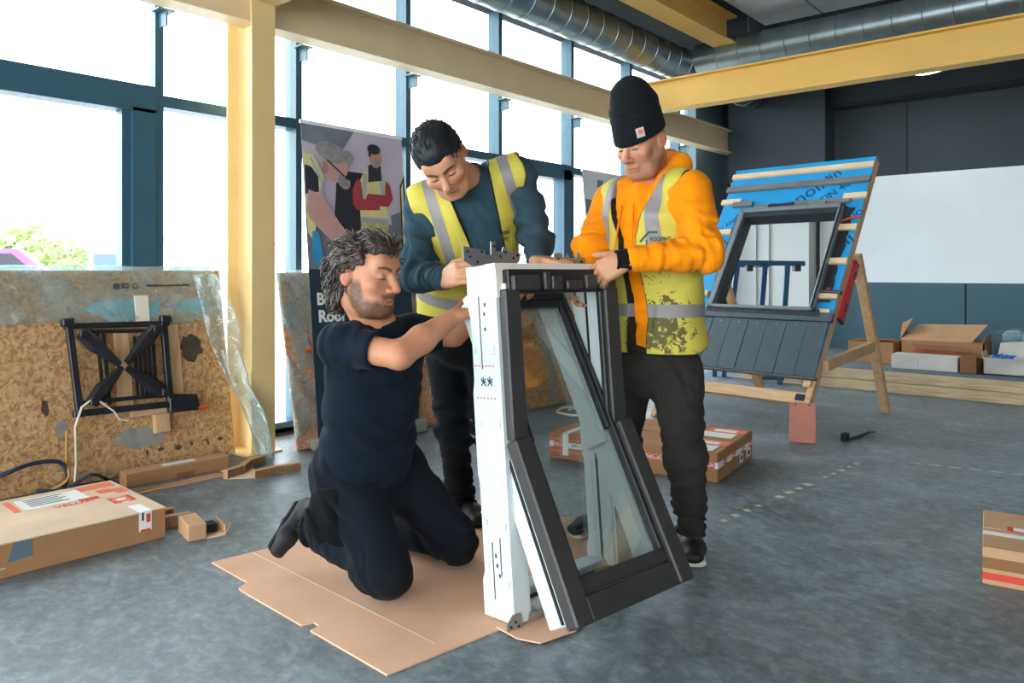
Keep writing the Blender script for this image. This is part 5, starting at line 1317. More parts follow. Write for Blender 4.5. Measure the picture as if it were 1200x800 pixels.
def shoe(name, heel, toe, up, parent, um, sm, ln=.30, wd=.052):
    """upper with tongue and laces over a separate sole; heel and toe are on the sole's underside"""
    h, t = V3(heel), V3(toe); y = unit(t-h); z = V3(up); z = unit(z-y*(z@y)); x = np.cross(y, z); k = np.linalg.norm(t-h)/.28
    P = lambda a, b, c: h+(x*a+y*b+z*c)*k
    lo = np.minimum.reduce([P(a, b, c) for a in (-.08, .08) for b in (-.05, .34) for c in (-.03, .17)]); hi = np.maximum.reduce([P(a, b, c) for a in (-.08, .08) for b in (-.05, .34) for c in (-.03, .17)])
    S = Vol(lo, hi, .005)
    S.econe(P(0, .045, .052), P(0, .19, .042), x, (.040*k, .040*k), (.046*k, .032*k), .0); S.econe(P(0, .18, .042), P(0, .255, .034), x, (.046*k, .032*k), (.036*k, .022*k), .02)
    S.econe(P(0, .04, .06), P(0, .05, .115), x, (.038*k, .042*k), (.040*k, .046*k), .02); S.cut(P(0, 0, .014), -z)
    r = S.build(name, um, parent)
    S = Vol(lo, hi, .0045)
    S.econe(P(0, .04, .012), P(0, .13, .012), x, (.041*k, .020*k), (.042*k, .020*k), .0); S.econe(P(0, .13, .012), P(0, .245, .012), x, (.042*k, .020*k), (.045*k, .020*k), .02); S.cut(P(0, 0, .022), z); S.cut(P(0, 0, .0), -z)
    o = S.build('shoe_sole', sm, r)
    m = MB()
    for b in (.12, .145, .17, .195):
        hh = .092-(b-.12)*.28; m.tube([P(-.034, b, hh-.02), P(0, b+.004, hh), P(.034, b, hh-.02)], .0035*k, 6)
    l_ = m.build('shoe_laces', 'rubber_black', r); l_['kind'] = 'stuff'
    return r
def strands(o_mesh, name, mat, parent, n, length, flow, rad=.0016, seed=1, curl=.5, keep=None, lift=1.0, jit=.25):
    """locks of hair lying over a hair volume"""
    V = np.empty(len(o_mesh.data.vertices)*3, np.float32); o_mesh.data.vertices.foreach_get('co', V); V = V.reshape(-1, 3)
    Nn = np.empty_like(V).ravel(); o_mesh.data.vertices.foreach_get('normal', Nn); Nn = Nn.reshape(-1, 3)
    rg = np.random.RandomState(seed); idx = rg.choice(len(V), min(n*2, len(V)), replace=False); m = MB(); c = 0
    for i in idx:
        if keep is not None and not keep(V[i]): continue
        p = V[i].astype(float); nn = Nn[i]; f = flow(p, nn); f = f-nn*(f@nn); f = f+rg.randn(3)*jit; f = unit(f); side = np.cross(nn, f); l = length*rg.uniform(.6, 1.2); ph = rg.uniform(0, 6); pts = []
        for j in range(5):
            t = j/4; pts.append(p+f*l*t+nn*(.001+.010*lift*math.sin(t*2.6)*rg.uniform(.6, 1.3)-.005*t*t)+side*math.sin(ph+t*4)*curl*l*.18)
        m.tube([Vector(q) for q in pts], [rad*1.2, rad*1.5, rad*1.3, rad, rad*.3], 4, cap=False); c += 1
        if c >= n: break
    o = m.build(name, mat, parent, fix=False, sharp=3); o['kind'] = 'stuff'; return o
def box_of(pts, pad):
    A = np.array([V3(p) for p in pts]); return A.min(0)-pad, A.max(0)+pad
def cam3(r, f, u): return V3(RGT*r+FWD*f+UP*u)
VB, VC = .0036, .0058
def rebase(root, x, y):
    """put the root Empty at the person's base; the parts stay where they are"""
    root.location = (x, y, 0)
    for c in root.children: c.location = Vector(c.location)-Vector((x, y, 0))
# ================================================================== person in the orange hoodie
def person_orange():
    pr_ = empty('person'); base = pr_
    tag(pr_, 'standing person in orange hoodie, dirty yellow vest and black beanie gripping the roof window', 'person', None)
    fw = cam3(-.743, -.669, 0); lf = cam3(.669, -.743, 0); up = V3((0, 0, 1))
    A = lambda x, y, d: V3(at(x, y, d))
    sh = (A(806, 226, 2.80), A(719, 238, 3.08))            # left, right shoulder
    el = (A(825, 297, 2.70), A(692, 290, 2.96)); wr = (A(744, 303, 2.68), A(693, 322, 2.92))
    hc = A(752, 168, 2.86); hf = unit(cam3(-.70, -.66, -.46)); h = Head(hc, hf, up, 1.02)
    nk0 = h.w(0, -.03, -.06); nk1 = (sh[0]+sh[1])/2+up*.02-fw*.01
    chest = (sh[0]+sh[1])/2
    pel = A(762, 400, 3.04)
    # ---- body
    hd_l = A(712, 320, 2.78)
    lo, hi = box_of([hc+up*.2, pel, *sh, *el, *wr, hd_l, A(672, 345, 2.84)], .16)
    S = Vol(lo, hi, VB); add_head(S, h, nk0, nk1, .060, 1.05)
    S.loft([(pel, .13, .09), (pel.copy()*.5+chest*.5, .13, .09), (chest-up*.06, .15, .09)], lf)
    for i in (0, 1):
        S.cone(nk1-up*.02, sh[i], .05, .055, .04); S.cone(sh[i], el[i], .050, .040, .02); S.cone(el[i], wr[i], .040, .026, .02)
    # left hand lies over the corner of the frame, right hand holds the rear edge
    hand(S, wr[0]+unit(wr[0]-el[0])*.03, cam3(-.80, .22, -.42), cam3(-.35, .85, -.5), cam3(-.45, .5, .75), (.75, .35, .25), 1.1, 1.08, .1)
    hand(S, wr[1], cam3(-.35, -.2, -.6), cam3(.4, -1, 0), cam3(-1, 0, .3), (.5, .7, .4), 1.0, 1.0, .4)
    stub = lambda x, y, z, ax: .38*np.clip((-.036-z)/.02, 0, 1)*np.clip((y+.02)/.02, 0, 1)+.28*np.clip((ax-.055)/.015, 0, 1)*np.clip((.012-z)/.02, 0, 1)*np.clip((y+.01)/.02, 0, 1)
    body = S.build('body', 'skin_a', base, face_attrs(h, stub, .0062))
    # ---- hoodie
    st = [(pel+up*.02, .185, .125), (pel+up*.16, .180, .128), (pel*.35+chest*.65, .195, .138), (chest-up*.07, .185, .120), (chest-up*.015, .125, .085)]
    lo, hi = box_of([hc, pel, *sh, *el, *wr], .17); S = Vol(lo, hi, VC); S.loft(st, lf, 0, .03)
    for i in (0, 1):
        S.cone(chest-up*.01, sh[i]-up*.005, .075, .078, .05); S.cone(sh[i], el[i], .078, .066, .035); S.cone(el[i], wr[i], .066, .047, .02)
    # hood bunched round the neck
    hp = [chest+lf*.055+fw*.085-up*.03, chest+lf*.108+fw*.03+up*.055, chest+lf*.10-fw*.06+up*.125, chest-fw*.125+up*.150, chest-lf*.09-fw*.07+up*.11, chest-lf*.10+fw*.03+up*.045, chest-lf*.05+fw*.085-up*.03]
    S.chain(hp, [.026, .038, .044, .048, .044, .038, .026], .025)
    S.ell(chest-fw*.15+up*.04, (lf, fw, up), (.10, .05, .085), .04)
    S.cone(nk0+up*.1, nk1+up*.005, .064, .066, .015, 'sub')
    fl = [(el[0], .13, wr[0]-el[0], 15, .007), (el[0]+up*.07, .12, up, 13, .006), (wr[0]*.6+el[0]*.4, .12, wr[0]-el[0], 18, .004), (el[1], .12, up, 18, .009), (sh[0], .14, lf+up, 12, .007), (chest, .2, lf*1.0+up*.2, 11, .006), (pel+up*.08, .18, up, 14, .006), (wr[0], .06, wr[0]-el[0], 30, .004)]
    S.ripple(folds(fl, .0008)); S.cut(wr[0]+unit(wr[0]-el[0])*.0, wr[0]-el[0]) if False else None
    ho = S.build('hoodie', 'hoodie_orange', base)
    for i in (0, 1):
        ax = unit(wr[i]-el[i]); S = Vol(*box_of([wr[i]], .1), .0045); S.cone(wr[i]+ax*.022, wr[i]+ax*.052, .040, .036, 0); S.cone(wr[i]-ax*.02, wr[i]+ax*.12, .0275, None, .0, 'sub'); S.cut(wr[i]+ax*.058, ax); S.cut(wr[i]+ax*.0, -ax); S.build('sleeve_cuff', 'cuff_black', ho)
    for s_ in (-1, 1): MB().tube([Vector(chest+fw*(.13+.005*j)+lf*s_*(.028+.003*j)-up*(.03+.035*j)) for j in range(6)], .0035, 6).build('drawstring', 'hood_lining', ho)
    ax = unit(wr[0]-el[0]); bp = wr[0]+ax*.064; u1 = unit(np.cross(ax, up)); u2 = np.cross(ax, u1)
    MB().tube([Vector(bp+(u1*math.cos(a)*.034+u2*math.sin(a)*.030)) for a in np.linspace(0, 6.283, 18, endpoint=False)], .006, 8, closed=True).build('bracelet', 'cuff_black', base)
    # ---- hi-vis vest, open at the front
    hem = pel-up*.035
    stv = [(hem-up*.05, .240, .180), (st[0][0], .232, .170), (st[1][0], .218, .162)]+[(c, a+.024, b+.024) for c, a, b in st[2:-1]]+[(chest+up*.012, .15, .105)]
    lo, hi = box_of([hem, *sh, chest+up*.1], .24); S = Vol(lo, hi, VC); S.loft(stv, lf, 0, .03)
    for i in (0, 1): S.cone(chest, sh[i]-(sh[i]-chest)*.2+up*.012, .09, .088, .03)
    S.ripple(folds([(hem+lf*.12+up*.08, .2, lf, 9, .007), (hem-lf*.1+up*.1, .2, lf, 9, .006), (chest-up*.2, .2, lf+up*.3, 8, .004)], .0006))
    c0 = chest; ar = [(sh[i]+(sh[i]-chest)*.22-up*.035, i) for i in (0, 1)]
    def cuts(X, Y, Z):
        x = (X-c0[0])*lf[0]+(Y-c0[1])*lf[1]; y = (X-c0[0])*fw[0]+(Y-c0[1])*fw[1]; z = Z-c0[2]
        hw = .034+.0*z+.055*np.clip((z+.16)/.16, 0, 1.4)
        g = np.where(y > .0, hw-np.abs(x-.004), -.2)                      # front opening
        nk = .105-np.sqrt(x*x+(y-.0)**2)+np.where(z > -.08, 0, -.3)*1.0    # neck hole
        g = np.maximum(g, np.where(z > -.09, nk, -.3))
        for (p, i) in ar:
            dx = (X-p[0])*lf[0]+(Y-p[1])*lf[1]; dy = (X-p[0])*fw[0]+(Y-p[1])*fw[1]; dz = Z-p[2]
            sg = 1 if i == 0 else -1
            g = np.maximum(g, .092+.45*sg*dx-np.sqrt(dy*dy+(dz*.70)**2))
        hz = hem[2]-Z+.03*np.clip((-y-.05)/.1, 0, 1)
        return np.maximum(g, hz)
    S.field(cuts); att = lambda V: -cuts(V[:, 0], V[:, 1], V[:, 2])
    def grime(V):
        x = (V-c0)@lf; z = V[:, 2]-c0[2]; y = (V-c0)@fw
        return np.clip(.34*np.exp(-(((x-.06)/.10)**2+((z+.50)/.10)**2))*1.0+.12*np.exp(-(((x-.1)/.16)**2+((z+.45)/.2)**2))+.02, 0, .4)*(y > -.06)
    ve = S.build('hi_vis_vest', 'vest_dirty', base, {'edge': att, 'grime': grime})
    xp = lambda v: c0+lf*v
    zb = lambda v: c0+up*v
    for z0, z1 in ((-.455, -.405), (-.275, -.235)):
        band_of(ve, [(zb(z0), -up), (zb(z1), up)], 'reflective_band', 'reflective', ve)
    for s_ in (-1, 1):
        n = lf*s_; band_of(ve, [(xp(s_*.085), -n), (xp(s_*.135), n), (zb(-.24), -up)], 'reflective_band', 'reflective', ve)
    nrm = unit(fw+lf*.45)
    def vtext(body, size, dx, dz, mt, w_=None):
        p = c0+lf*dx+up*dz+nrm*.25; M = frame_M(p, np.cross(up, nrm), nrm)
        t = text_mesh(body, size, mt, 'vest_print', ve, M, .0006, w_); stick(t, ve, -nrm); return t
    vtext('ROOFING', .022, .085, -.165, 'print_green', .075); vtext('SUPPLY', .022, .088, -.19, 'print_green', .065)
    def vpoly(pts, mt):
        p = c0+nrm*.25; M = frame_M(p, np.cross(up, nrm), nrm); ob = MB().prism(pts, 0, .0008).build('vest_print', mt, ve); ob.matrix_local = M; stick(ob, ve, -nrm)
    vpoly([(.0, -.17), (.035, -.135), (.07, -.135), (.07, -.143), (.038, -.143), (.004, -.178)], 'print_green'); vpoly([(.012, -.214), (.11, -.208), (.11, -.204), (.012, -.210)], 'print_green'); vpoly([(.024, -.2), (.03, -.2), (.03, -.165), (.024, -.165)], 'print_green')
    # ---- beanie
    hu = unit(h.z+up*.15); S = Vol(*box_of([hc, h.w(0, 0, .26)], .15), .0045)
    S.econe(h.w(0, -.012, .045), h.w(0, -.014, .145), h.x, (.085, .101), (.082, .095), 0); S.econe(h.w(0, -.014, .145), h.w(0, -.010, .185), h.x, (.081, .093), (.064, .070), .03)
    S.cut(h.w(0, -.012, .05), -(h.z-h.y*.02)); S.ripple(folds([(h.w(0, 0, .14), .09, h.z+h.x*.2, 12, .004)]))
    be = S.build('beanie', 'knit_black', base)
    S = Vol(*box_of([hc, h.w(0, 0, .2)], .15), .0045); S.econe(h.w(0, -.004, .03), h.w(0, -.010, .11), h.x, (.095, .113), (.090, .107), 0); S.cut(h.w(0, 0, .030), -(h.z+h.y*.12)); S.cut(h.w(0, 0, .118), h.z-h.y*.05)
    cf = S.build('beanie_cuff', 'knit_black', be)
    n2 = unit(h.y*.92+h.x*.42); p = h.w(0, 0, .058)+h.x*.030+n2*.25; M = frame_M(p, np.cross(h.z, n2), n2)
    lb = MB().box(-.014, -.017, 0, .014, .017, .001); lo_ = lb.build('beanie_label', 'paper_white', cf); lo_.matrix_local = M; stick(lo_, cf, -n2, .002)
    m = MB().prism(ell(.002, .003, .007, .009, 14, .5), 0, .001); lg = m.build('label_mark', 'orange_plastic', cf); lg.matrix_local = M; stick(lg, cf, -n2, .0035)
    # ---- trousers and shoes
    hip = (A(792, 425, 2.96), A(738, 425, 3.12)); kn = (A(803, 535, 2.90), A(728, 525, 3.12)); an = (A(810, 622, 2.95), A(704, 606, 3.22))
    lo, hi = box_of([pel, *hip, *kn, *an], .17); S = Vol(lo, hi, VC)
    S.loft([(pel-up*.09, .175, .13), (pel+up*.06, .165, .115)], lf)
    for i in (0, 1):
        S.cone(hip[i]-up*.02, kn[i], .100, .076, .04); S.cone(kn[i], an[i], .076, .054, .03)
    S.ripple(folds([(kn[0], .14, up, 14, .008), (an[0]+up*.06, .11, up, 22, .010), (an[1]+up*.06, .11, up, 22, .010), (hip[0], .16, up+lf, 12, .007), (kn[1], .14, up, 14, .008), ((hip[0]+kn[0])/2, .15, lf+up*.3, 12, .006)], .0008))
    S.cut(an[0]-up*.012, -up)
    S.build('trousers', 'trouser_brown', base)
    t0 = A(813, 667, 2.88); t0[2] = .002; h0_ = t0+cam3(.055, .31, 0)*1.0; h0_[2] = .002; shoe('shoe', h0_, t0, up, base, 'shoe_black', 'sole_white')
    t1 = V3(fl_(668, 634)); t1[2] = .008; h1_ = t1+cam3(.21, .19, 0); h1_[2] = .008; shoe('shoe', h1_, t1, up, base, 'shoe_black', 'sole_white')
    rebase(base, (h0_[0]+h1_[0])/2, (h0_[1]+h1_[1])/2)
skin_mat('skin_a', '#c08a68', '#3a2a20', '#1d1512'); skin_mat('skin_b', '#cb9672', '#3a2c24', '#15110f'); skin_mat('skin_c', '#c58a68', '#4a372b', '#3a2a20')
person_orange()

# ================================================================== person leaning over in the teal sweatshirt
def person_teal():
    base = empty('person'); tag(base, 'black haired person in teal sweatshirt and yellow vest bending over the roof window', 'person')
    up = V3((0, 0, 1)); A = lambda x, y, d: V3(at(x, y, d))
    sh = (A(606, 206, 3.02), A(497, 240, 3.02)); chest = (sh[0]+sh[1])/2
    pel = A(543, 372, 3.28); lf = unit(sh[0]-sh[1]); spine = unit(chest-pel); fw = unit(np.cross(lf, spine)); fw = fw if fw@cam3(0, -1, 0) > 0 else -fw
    el = (A(631, 284, 3.06), A(489, 322, 2.98)); wr = (A(629, 305, 2.86), A(521, 327, 2.74))
    iu = unit(cam3(-.52, 0, .85)); tc = cam3(0, -1, 0); pit = math.radians(46)
    hz = iu*math.cos(pit)+tc*math.sin(pit); hy = -iu*math.sin(pit)+tc*math.cos(pit); hx = np.cross(hz*-1, hy)*-1
    hx = np.cross(hy, hz); hy = unit(hy+hx*.30)
    hc = A(519, 190, 2.82); h = Head(hc, hy, hz, 1.06)
    nk0 = h.w(0, -.03, -.06); nk1 = chest+spine*.035
    lo, hi = box_of([hc+up*.18, pel, *sh, *el, *wr, A(680, 305, 2.7), A(540, 318, 2.55)], .16)
    S = Vol(lo, hi, VB); add_head(S, h, nk0, nk1, .056, .86, .98)
    S.loft([(pel, .12, .09), ((pel+chest)/2, .12, .09), (chest-spine*.06, .14, .085)], lf)
    for i in (0, 1):
        S.cone(nk1-spine*.03, sh[i], .05, .05, .04); S.cone(sh[i], el[i], .047, .038, .02); S.cone(el[i], wr[i], .038, .026, .02)
    # left hand flat on the head of the frame, right hand pinching the bracket
    hand(S, wr[0], A(672, 308, 2.74)-wr[0], cam3(0, .1, -1), cam3(-.2, -1, .1), (.05, .12, .1), 1.0, 1.0, .25)
    hand(S, wr[1], cam3(.55, -.75, .22), cam3(.75, .62, -.1), cam3(.1, .1, 1), (.75, 1.15, .7), .6, 1.02, .5)
    stub = lambda x, y, z, ax: .12*np.clip((-.05-z)/.02, 0, 1)*np.clip((y-.04)/.02, 0, 1)
    S.build('body', 'skin_b', base, face_attrs(h, stub, .0058))
    # hair: short sides, fuller top
    S = Vol(*box_of([hc], .17), .0042)
    S.ell(h.w(0, -.022, .052), h.R, (.084*h.s, .104*h.s, .092*h.s)); S.ell(h.w(0, .02, .088), h.R, (.070, .078, .056), .03); S.ell(h.w(0, -.055, .0), h.R, (.074, .06, .06), .03)
    def facecut(X, Y, Z):
        q = [(X-h.c[0])*u[0]+(Y-h.c[1])*u[1]+(Z-h.c[2])*u[2] for u in h.R]; q = [v/h.s for v in q]
        line = np.where(np.abs(q[0]) < .05, .068, .068-(np.abs(q[0])-.05)*1.2)
        face = np.minimum((q[1]-.030)*1.0, line-q[2]); side = np.minimum(q[1]+.030-np.maximum(0, q[2]-.02)*.9, (.036-q[2]))
        low = -.035-q[2]-np.maximum(0, -q[1]-.03)*.6
        return np.maximum(np.maximum(face, side*.8), low)
    S.field(facecut); S.ripple(folds([(h.w(0, .02, .1), .12, h.x, 30, .0012), (h.w(0, -.06, .06), .12, h.x, 34, .0012)]))
    ha = S.build('hair', 'hair_black', base)
    strands(ha, 'hair_locks', 'hair_black', ha, 900, .030, lambda p, n: h.y*.9+h.z*.1 if (p-h.c)@h.z > .07 else -h.z+h.y*.2, .0012, 3, .2, lambda p: (p-h.c)@h.y < .07, .35, .12)
    # sweatshirt
    st = [(pel-spine*.03, .175, .125), (pel+spine*.14, .175, .13), (pel*.35+chest*.65, .185, .135), (chest-spine*.07, .18, .118), (chest-spine*.012, .12, .085)]
    S = Vol(*box_of([pel, *sh, *el, *wr, nk1], .17), VC); S.loft(st, lf)
    for i in (0, 1):
        S.cone(chest-spine*.01, sh[i], .072, .072, .05); S.cone(sh[i], el[i], .072, .062, .035); S.cone(el[i], wr[i]-unit(wr[i]-el[i])*.02, .062, .043, .02)
    S.cone(nk1-spine*.035, nk1+spine*.012+fw*.005, .074, .070, .02); S.cone(nk0, nk1+spine*.004, .058, .064, .008, 'sub')
    S.ripple(folds([(el[1], .13, wr[1]-el[1], 15, .010), (wr[1]*.7+el[1]*.3, .10, wr[1]-el[1], 20, .008), (el[1]+up*.12, .12, up+lf*.3, 13, .008), (el[0], .13, up, 14, .009), (sh[0]*.6+el[0]*.4, .14, up+lf*.4, 11, .007), (sh[1], .13, lf+up, 11, .006), (chest-spine*.2, .2, lf+up*.3, 10, .006)], .0008))
    so = S.build('sweatshirt', 'sweat_teal', base)
    for i in (0, 1):
        ax = unit(wr[i]-el[i]); S = Vol(*box_of([wr[i]], .1), .0045); S.cone(wr[i]-ax*.03, wr[i]+ax*.012, .043, .036); S.cut(wr[i]+ax*.012, ax); S.cut(wr[i]-ax*.035, -ax); S.build('sleeve_cuff', 'sweat_teal', so)
    # vest
    hem = pel+spine*.03
    stv = [(hem-spine*.04, .20, .15)]+[(c, a+.024, b+.024) for c, a, b in st[1:-1]]+[(chest+spine*.012, .15, .105)]
    S = Vol(*box_of([hem, *sh, chest], .24), VC); S.loft(stv, lf)
    for i in (0, 1): S.cone(chest, sh[i]-(sh[i]-chest)*.0+spine*.010, .088, .086, .03)
    S.ripple(folds([(hem+lf*.1+spine*.1, .2, lf, 8, .006), (chest-spine*.2, .2, lf, 8, .005)], .0006))
    c0 = chest
    def cuts(X, Y, Z):
        def co(v, p): return (X-p[0])*v[0]+(Y-p[1])*v[1]+(Z-p[2])*v[2]
        x = co(lf, c0); y = co(fw, c0); z = co(spine, c0)
        hw = .036+.042*np.clip((z+.42)/.42, 0, 1.3)
        g = np.where(y > .0, hw-np.abs(x), -.2); nk = .098-np.sqrt(x*x+y*y); g = np.maximum(g, np.where(z > -.10, nk, -.3))
        for i, sg in ((0, 1), (1, -1)):
            p = sh[i]+(sh[i]-chest)*.26-spine*.045; dx = co(lf, p); dy = co(fw, p); dz = co(spine, p)
            g = np.maximum(g, .088+.45*sg*dx-np.sqrt(dy*dy+(dz*.70)**2))
        return np.maximum(g, -co(spine, hem))
    S.field(cuts); ve = S.build('hi_vis_vest', 'vest_clean', base, {'edge': lambda V: -cuts(V[:, 0], V[:, 1], V[:, 2])})
    for z0, z1 in ((-.46, -.41), (-.3, -.255)): band_of(ve, [(c0+spine*z0, -spine), (c0+spine*z1, spine)], 'reflective_band', 'reflective', ve)
    for s_ in (-1, 1): n = lf*s_; band_of(ve, [(c0+n*.132, -n), (c0+n*.174, n), (c0-spine*.26, -spine)], 'reflective_band', 'reflective', ve)
    nrm = unit(fw+lf*.3)
    for bod, dz, w_ in (('ROOFING', -.178, .044), ('SUPPLY', -.203, .042)):
        t = text_mesh(bod, .022, 'print_black', 'vest_print', ve, frame_M(c0+lf*.106+spine*dz+nrm*.0, np.cross(spine, nrm), nrm), .0007, w_); stick(t, ve, -nrm)
    for dz in (-.16, -.222):
        ob = MB().box(-.022, -.002, 0, .022, .002, .0008).build('vest_print', 'print_black', ve); ob.matrix_local = frame_M(c0+lf*.106+spine*dz+nrm*.0, np.cross(spine, nrm), nrm); stick(ob, ve, -nrm)
    # trousers, shoes
    hip = (A(566, 392, 3.32), A(520, 392, 3.36)); kn = (A(574, 495, 3.32), A(531, 500, 3.36)); an = (A(590, 575, 3.50), A(540, 588, 3.50))
    S = Vol(*box_of([pel, *hip, *kn, *an], .16), VC); S.loft([(pel-up*.09, .165, .125), (pel+up*.05, .155, .11)], lf)
    for i in (0, 1): S.cone(hip[i], kn[i], .094, .074, .04); S.cone(kn[i], an[i], .074, .058, .03)
    S.ripple(folds([(kn[0], .15, up, 13, .008), (kn[1], .15, up, 13, .009), (an[1]+up*.06, .12, up, 20, .010), (hip[1], .16, up+lf, 11, .007), (an[0]+up*.06, .12, up, 20, .010)], .0008))
    S.build('trousers', 'trouser_black', base)
    for i in (0, 1):
        hl = an[i]+cam3(-.0, .08, 0); hl[2] = .008; tt = hl+cam3(.10, -.265, 0); tt[2] = .008; shoe('shoe', hl, tt, up, base, 'shoe_black', 'sole_black')
    rebase(base, an[1][0], an[1][1])
person_teal()
# ================================================================== kneeling person in the navy shirt
def person_kneel():
    base = empty('person'); tag(base, 'kneeling bearded person in dark navy shirt reaching both arms behind the roof window', 'person')
    up = V3((0, 0, 1)); A = lambda x, y, d: V3(at(x, y, d))
    fw = cam3(.80, -.60, 0); lf = cam3(.60, .80, 0)
    sh = (A(482, 392, 2.82), A(402, 404, 2.56)); chest = (sh[0]+sh[1])/2
    pel = A(428, 545, 2.80); spine = unit(chest-pel)
    el = (A(532, 392, 2.84), A(468, 416, 2.46)); wr = (A(580, 356, 2.80), A(533, 370, 2.66))
    hc = A(431, 326, 2.60); h = Head(hc, cam3(.86, -.50, -.08), up+cam3(.06, 0, 0), 1.09)
    nk0 = h.w(0, -.03, -.06); nk1 = chest+spine*.035
    S = Vol(*box_of([hc+up*.16, pel, *sh, *el, *wr, A(620, 345, 2.75)], .16), VB); add_head(S, h, nk0, nk1, .060, 1.02, 1.0)
    S.loft([(pel, .13, .09), ((pel+chest)/2, .13, .09), (chest-spine*.06, .14, .09)], lf)
    for i in (0, 1): S.cone(nk1-spine*.03, sh[i], .055, .055, .04)
    i = 1; S.cone(sh[1], el[1], .054, .045, .02); S.cone(el[1], el[1]*.62+wr[1]*.38, .045, .046, .02); S.cone(el[1]*.62+wr[1]*.38, wr[1], .046, .029, .02)
    S.cone(sh[0], el[0], .052, .042, .02); S.cone(el[0], wr[0], .042, .028, .02)
    hand(S, wr[1], cam3(.75, .62, .12), cam3(.3, .3, 1), cam3(-.4, .6, .3), (.3, .5, .3), 1, 1.05, .3); hand(S, wr[0], cam3(.9, .2, .2), cam3(0, -.3, 1), cam3(-.4, -.6, .3), (.4, .5, .3), 1, 1.05, .3)
    brd = lambda x, y, z, ax: np.clip(np.maximum(np.maximum(np.clip((-.052-.22*np.clip(y-.03, 0, .04)-z)/.014, 0, 1)*np.clip((y+.01)/.02, 0, 1), np.clip((ax-.046)/.010, 0, 1)*np.clip((.002-z)/.02, 0, 1)*np.clip((y+.012)/.012, 0, 1)*np.clip((.034-y-z*.25)/.012, 0, 1)), np.clip((.034-ax)/.008, 0, 1)*np.clip((-.040-z)/.006, 0, 1)*(y > .06)), 0, 1)*.95
    S.build('body', 'skin_c', base, face_attrs(h, brd, .0056))
    # hair: thick and wavy, down to the collar
    S = Vol(*box_of([hc], .19), .0042)
    S.ell(h.w(0, -.026, .048), h.R, (.087*h.s, .106*h.s, .092*h.s)); S.ell(h.w(0, .04, .102), h.R, (.062, .056, .036), .03); S.ell(h.w(0, -.070, -.02), h.R, (.082, .066, .085), .03); S.ell(h.w(0, -.075, -.075), h.R, (.06, .045, .05), .03)
    def facecut(X, Y, Z):
        q = [((X-h.c[0])*u[0]+(Y-h.c[1])*u[1]+(Z-h.c[2])*u[2])/h.s for u in h.R]; ax = np.abs(q[0])
        line = np.where(ax < .05, .076, .076-(ax-.05)*.6); face = np.minimum(q[1]-.036, line-q[2])
        ear = np.minimum(np.minimum(q[1]+.032, .006-q[2]), ax-.05); temple = np.minimum(q[1]-.012+np.maximum(0, .0-q[2]), .045-q[2])
        return np.maximum(np.maximum(face, ear), np.maximum(temple, -.115-q[2]))
    S.field(facecut); S.ripple(folds([(h.w(0, -.03, .08), .13, h.x+h.y*.4, 26, .008), (h.w(0, -.09, .0), .13, h.x+h.z*.3, 24, .009), (h.w(.0, .03, .11), .06, h.x, 24, .006)]))
    ha = S.build('hair', 'hair_brown', base)
    def flow(p, n):
        q = (p-h.c); z = q@h.z; y = q@h.y
        return (-h.y*.95-h.z*.1) if z > .05 else ((-h.y*.9-h.z*.45) if y > -.02 else (-h.z-h.y*.3))
    strands(ha, 'hair_locks', 'hair_greyish', ha, 300, .046, flow, .0022, 5, .8, None, .55, .12); strands(ha, 'hair_locks', 'hair_brown', ha, 900, .046, flow, .0024, 8, .8, None, .5, .12)
    # shirt
    st = [(pel-spine*.06, .192, .146), (pel+spine*.08, .185, .140), (pel*.5+chest*.5, .180, .135), (chest-spine*.09, .190, .130), (chest-spine*.012, .13, .092)]
    S = Vol(*box_of([pel, *sh, *el, nk1], .18), VC); S.loft(st, lf)
    for i, t in ((0, .62), (1, .52)):
        S.cone(chest-spine*.01, sh[i], .074, .074, .05); e_ = sh[i]+(el[i]-sh[i])*t; S.cone(sh[i], e_, .074, .066, .03)
    S.cone(nk1-spine*.05, nk1-spine*.012+fw*.01, .080, .074, .02); S.cone(nk0, nk1-spine*.01, .062, .068, .006, 'sub')
    for i, t in ((0, .72), (1, .62)):
        e_ = sh[i]+(el[i]-sh[i])*t; ax = unit(el[i]-sh[i]); p0 = e_
        X, Y, Z = S.grid(); d = (X-p0[0])*ax[0]+(Y-p0[1])*ax[1]+(Z-p0[2])*ax[2]; r2 = (X-p0[0])**2+(Y-p0[1])**2+(Z-p0[2])**2
        S.D = np.where(r2 < .14**2, np.maximum(S.D, d), S.D).astype(np.float32); S.cone(e_-ax*.015, e_+ax*.03, .056, .056, .0, 'sub')
    S.ripple(folds([(pel+spine*.06, .2, spine+lf*.2, 9, .008), (chest-spine*.2+fw*.1, .18, spine+fw*.5, 10, .008), (sh[1], .12, lf+fw, 11, .006), (chest-spine*.25, .22, lf*.7+spine, 9, .006)], .0008))
    hemp = pel-spine*.03; S.cut(hemp, -spine)
    S.build('shirt', 'tee_navy', base)
    # trousers: thighs sloping to the knees, shins flat on the cardboard
    hip = (A(462, 548, 2.92), A(400, 550, 2.74)); kn = (A(532, 632, 2.93), A(452, 668, 2.62)); an = (A(455, 618, 3.14), A(368, 618, 2.86))
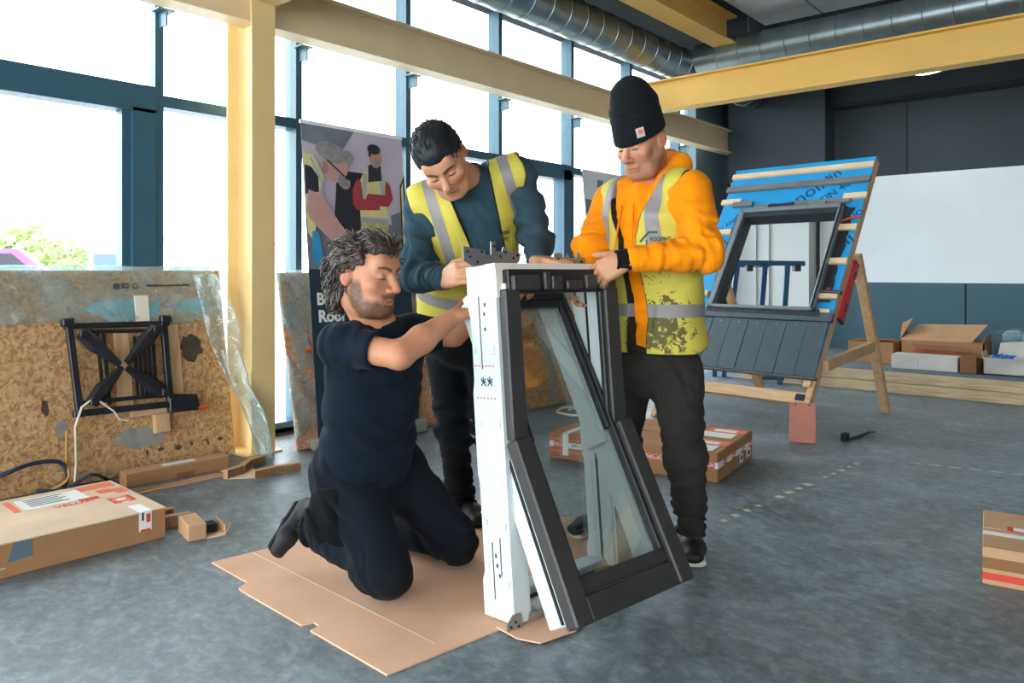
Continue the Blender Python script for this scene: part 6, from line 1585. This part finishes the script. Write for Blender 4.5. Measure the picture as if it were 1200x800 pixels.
    S = Vol(*box_of([pel, *hip, *kn, *an], .19), VC); S.loft([(pel-spine*.10, .185, .15), (pel+spine*.02, .175, .125)], lf)
    for i in (0, 1):
        S.cone(hip[i], kn[i], .115, .082, .05); S.cone(kn[i], an[i], .080, .062, .04)
        S.ell(kn[i]-fw*.02-up*.0, (fw, lf, up), (.08, .085, .075), .03)
    S.ripple(folds([(kn[1]-fw*.1, .15, fw+up*.3, 12, .010), (hip[1], .17, up+fw, 10, .009), (kn[0], .16, up+fw, 11, .008), (an[1], .12, fw, 16, .010), (hip[0], .17, up, 10, .008)], .001))
    S.cut((0, 0, .009), (0, 0, -1))
    tr_ = S.build('trousers', 'trouser_navy', base)
    # knee pads and the hanging holster pocket
    for i in (0, 1):
        S = Vol(*box_of([kn[i]], .17), VC); S.ell(kn[i]+fw*.012-up*.012, (fw, lf, up), (.088, .080, .078)); S.cut(kn[i]-fw*.03, -(fw+up*.4)); S.cut((0, 0, .008), (0, 0, -1)); S.ripple(folds([(kn[i], .15, up, 12, .004)])); S.build('knee_pad', 'pocket_black', tr_)
    pc = A(388, 603, 2.64); sd = unit(cam3(.35, -.93, .1)); hx_ = unit(np.cross(up, sd))
    S = Vol(*box_of([pc], .17), .005); S.ell(pc, (hx_, up, sd), (.085, .135, .045)); S.cut(pc+up*.09, up); S.cut(pc-up*.095+hx_*0, -up-hx_*.25); S.ripple(folds([(pc, .14, hx_+up*.3, 12, .006)])); S.build('holster_pocket', 'pocket_black', tr_)
    # shoes: toes tucked on the ground, soles facing back
    toe = A(316, 652, 2.84); heel = A(356, 584, 2.98); shoe('shoe', heel, toe, unit(cam3(.84, -.35, .42)), base, 'shoe_black', 'sole_black')
    toe2 = an[0]+cam3(-.2, .05, 0); toe2[2] = .02; hl2 = an[0]+cam3(-.08, .06, .10); shoe('shoe', hl2, toe2, unit(cam3(.85, -.25, .45)), base, 'shoe_black', 'sole_black')
    rebase(base, (kn[0][0]+kn[1][0])/2, (kn[0][1]+kn[1][1])/2)
person_kneel()
